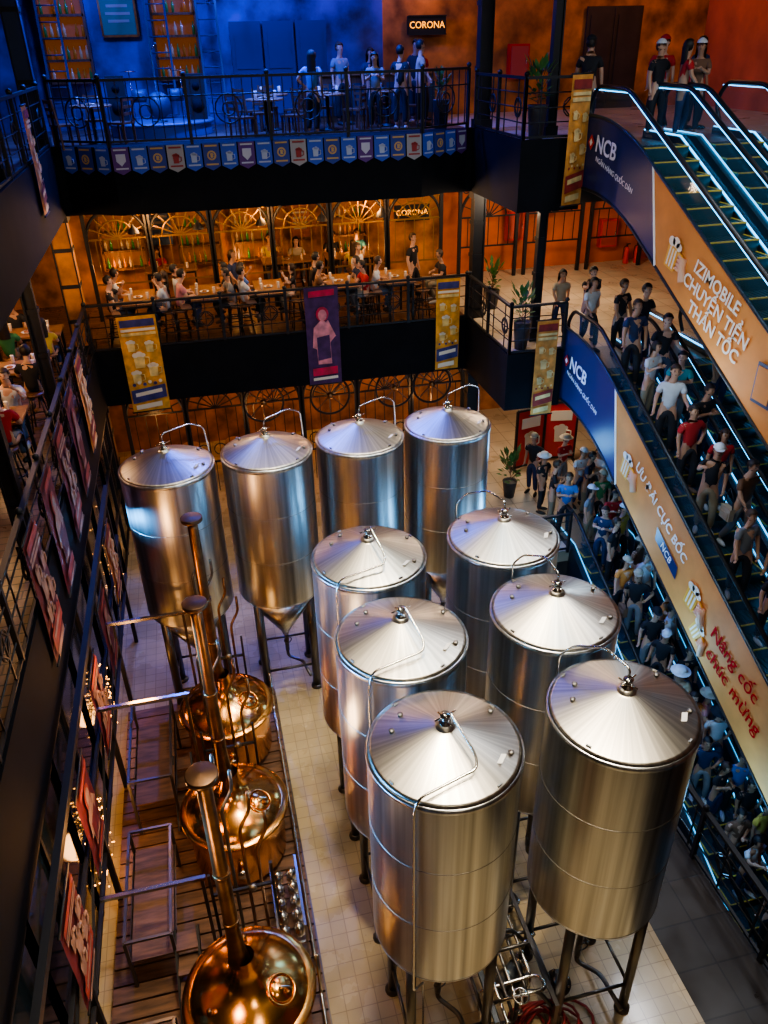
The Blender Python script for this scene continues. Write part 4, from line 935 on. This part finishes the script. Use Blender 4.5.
for i,x in enumerate((-1.6,-.8,.4,1.9,3.2)):
    e=E('wooden_barrel','oak barrel with iron hoops standing on the ground floor','barrel',(x,20.6,0),0,'oak barrels')
    O('staves',MB().lathe([(.24,0),(.3,.25),(.32,.45),(.3,.65),(.24,.9)],24),TABLEW,parent=e)
    for zz,rr in((.12,.275),(.3,.31),(.6,.31),(.78,.275)): O('hoop',MB().ring((0,0,zz),rr,.012,'z',24),BLACK,parent=e)
def pendant(x,y,z,top,label='small warm pendant lamp hanging from the ceiling'):
    e=E('pendant_lamp',label,'lamp',(x,y,z),0,'pendant lamps'); O('lamp_shade',MB().lathe([(.14,0),(.10,.1),(.03,.16),(.02,.2)],16,cap=False),BLACK,parent=e); O('bulb',MB().sph((0,0,.03),.05,10,8),WARM,parent=e); O('cord',MB().tube([(0,0,.2),(0,0,top-z)],.006,4),BLACK,parent=e)
for x in(-1.3,.2,1.7,3.2,4.7): pendant(x,20.2,6.7,Z3-1.15)
for x in(3.0,4.4,5.8): pendant(x,21.2,11.6,13.5)
for y in(12.5,15,17.3): pendant(-4.3,y,6.7,Z3-1.15)
for x in(-1,1,3,5): pendant(x,20.2,2.6,3.35)
# ------------------------------------------------------------------ lights
def L(kind,loc,energy,col,size=.2,rot=None,sx=None,spot=None,spread=None):
    l=bpy.data.lights.new('light',kind); l.energy=energy; l.color=col
    if kind=='AREA':
        l.size=size
        if sx: l.shape='RECTANGLE'; l.size_y=sx
        if spread: l.spread=spread
    else: l.shadow_soft_size=size
    if spot: l.spot_size=spot; l.spot_blend=.8
    o=bpy.data.objects.new('light_'+kind.lower(),l); o.location=loc; COL.objects.link(o)
    if rot: o.rotation_euler=rot
    return o
WA=(1,.84,.62);OG=(1,.46,.15);BU=(.05,.14,1);CY=(.22,.65,1)
L('SPOT',(1.2,5.0,13.2),2900,WA,.35,spot=.80); L('SPOT',(2.6,8.2,13.2),2000,WA,.35,spot=.70); L('SPOT',(1.4,11.6,13.2),1500,(1,.85,.66),.35,spot=.65)
L('SPOT',(3.0,3.5,13.2),1700,(1,.84,.62),.35,spot=.7)
L('AREA',(1.6,6.5,13.3),220,WA,.5,sx=6); L('AREA',(-1.8,8,13.3),100,WA,.3,sx=4); L('AREA',(4.6,8,13.3),220,(.6,.82,1),.3,sx=5); L('AREA',(1.5,-3,13.0),110,WA,1,sx=1)
for x in(-1.0,1.8,4.6): L('POINT',(x,20.2,6.9),85,OG,.15)
for x in(-1.2,1.0,3.2,5.4): L('POINT',(x,18.7,7.2),60,(1,.68,.42),.12)  # added points without fixtures, brighten the front row of diners
for x in(-2.0,1.2,4.3): L('POINT',(x,21.9,5.6),22,OG,.1)
for x in(-1.5,1,3.2,5.4): L('POINT',(x,19.0,2.2),26,OG,.15); L('POINT',(x,21.5,2.5),40,OG,.15)
L('POINT',(-4.2,16,7.1),140,(1,.56,.26),.2);L('POINT',(-4.2,12.8,7.1),140,(1,.56,.26),.2)
for x in(-1.6,.9,3.4): L('SPOT',(x,18.4,13.2),2200,BU,.1,spot=2.0)
L('POINT',(1.5,20.5,12.4),330,BU,.2); L('POINT',(-1.5,20.0,12.4),300,BU,.2); L('POINT',(4.0,20.0,12.6),200,(.12,.12,1),.2); L('POINT',(6.6,21.3,12.0),38,OG,.15)
for x in(-2.2,.3): L('POINT',(x,21.95,11.9),8,OG,.08)
L('POINT',(9.5,19,7.2),250,(1,.70,.46),.3); L('POINT',(12.0,20.0,12.5),100,(1,.45,.2),.3); L('POINT',(8.6,18.5,3.1),210,(1,.78,.54),.3); L('POINT',(7.2,17.3,7.3),90,(1,.78,.55),.2)
L('POINT',(12.7,10,7.0),70,(.5,.7,1),.3); L('AREA',(9.2,9,13.0),260,(.9,.92,1),.8,sx=4)
L('SPOT',(6.5,11,13.0),1000,(1,.78,.5),.3,rot=(0,.25,0),spot=.8); L('SPOT',(7.0,7.5,13.0),550,(1,.80,.55),.3,rot=(0,.25,0),spot=.8)
L('AREA',(9.3,8.5,2.2),170,(.18,.52,1),1.2,sx=6)
for y,z,e_ in((14.5,2.6,40),(12.0,1.8,60),(9.5,.9,75),(7.0,-.2,85)): L('POINT',(6.9,y,z),e_,(.20,.56,1),.3)  # added bluish fill over the void, lifts the lower escalator crowd
L('POINT',(7.0,10.5,5.6),50,(.6,.8,1),.2)
L('POINT',(-1.6,6.5,3.0),45,OG,.2); L('POINT',(-1.6,9.0,3.2),40,OG,.2); L('POINT',(.35,6.5,3.4),18,(1,.6,.3),.2); L('POINT',(-1.2,4.2,3.0),45,(1,.6,.3),.15); L('POINT',(-2.3,8.0,.8),16,OG,.2); L('POINT',(-2.3,10.4,1.0),16,OG,.2)
L('AREA',(-2.0,6.5,3.9),150,(.10,.45,1),.2,rot=(0,-1.5,0),sx=5,spread=1.1); L('AREA',(-1.9,12.5,4.1),130,(.10,.45,1),.2,rot=(0,-1.5,0),sx=4,spread=1.0)  # added blue areas without fixtures, for blue reflections on the tank sides
w=bpy.data.worlds.new('w'); SC.world=w; w.use_nodes=True; w.node_tree.nodes['Background'].inputs[0].default_value=(.12,.17,.26,1); w.node_tree.nodes['Background'].inputs[1].default_value=.15
for t in(tT,tR,sT,cH,gG,pP):
    for c in list(t.children): bpy.data.objects.remove(c)
    bpy.data.objects.remove(t)
# ------------------------------------------------------------------ camera
th,ph,ro=math.radians(30.93),math.radians(12.84),math.radians(1.31)
F=V((math.sin(ph)*math.cos(th),math.cos(ph)*math.cos(th),-math.sin(th)))
Rr=V((math.cos(ph),-math.sin(ph),0)); U=Rr.cross(F)
R2=Rr*math.cos(ro)-U*math.sin(ro); U2=U*math.cos(ro)+Rr*math.sin(ro)
cd=bpy.data.cameras.new('camera'); cam=bpy.data.objects.new('camera',cd); COL.objects.link(cam); SC.camera=cam
mw=Matrix((R2,U2,-F)).transposed().to_4x4(); mw.translation=V((0,0,10.5)); cam.matrix_world=mw
cd.sensor_fit='VERTICAL'; cd.sensor_height=36; cd.lens=787.5/1024*36; cd.clip_start=.05
try:
    SC.view_settings.view_transform='AgX'; SC.view_settings.look='AgX - Medium High Contrast'; SC.view_settings.exposure=.15
except Exception: pass
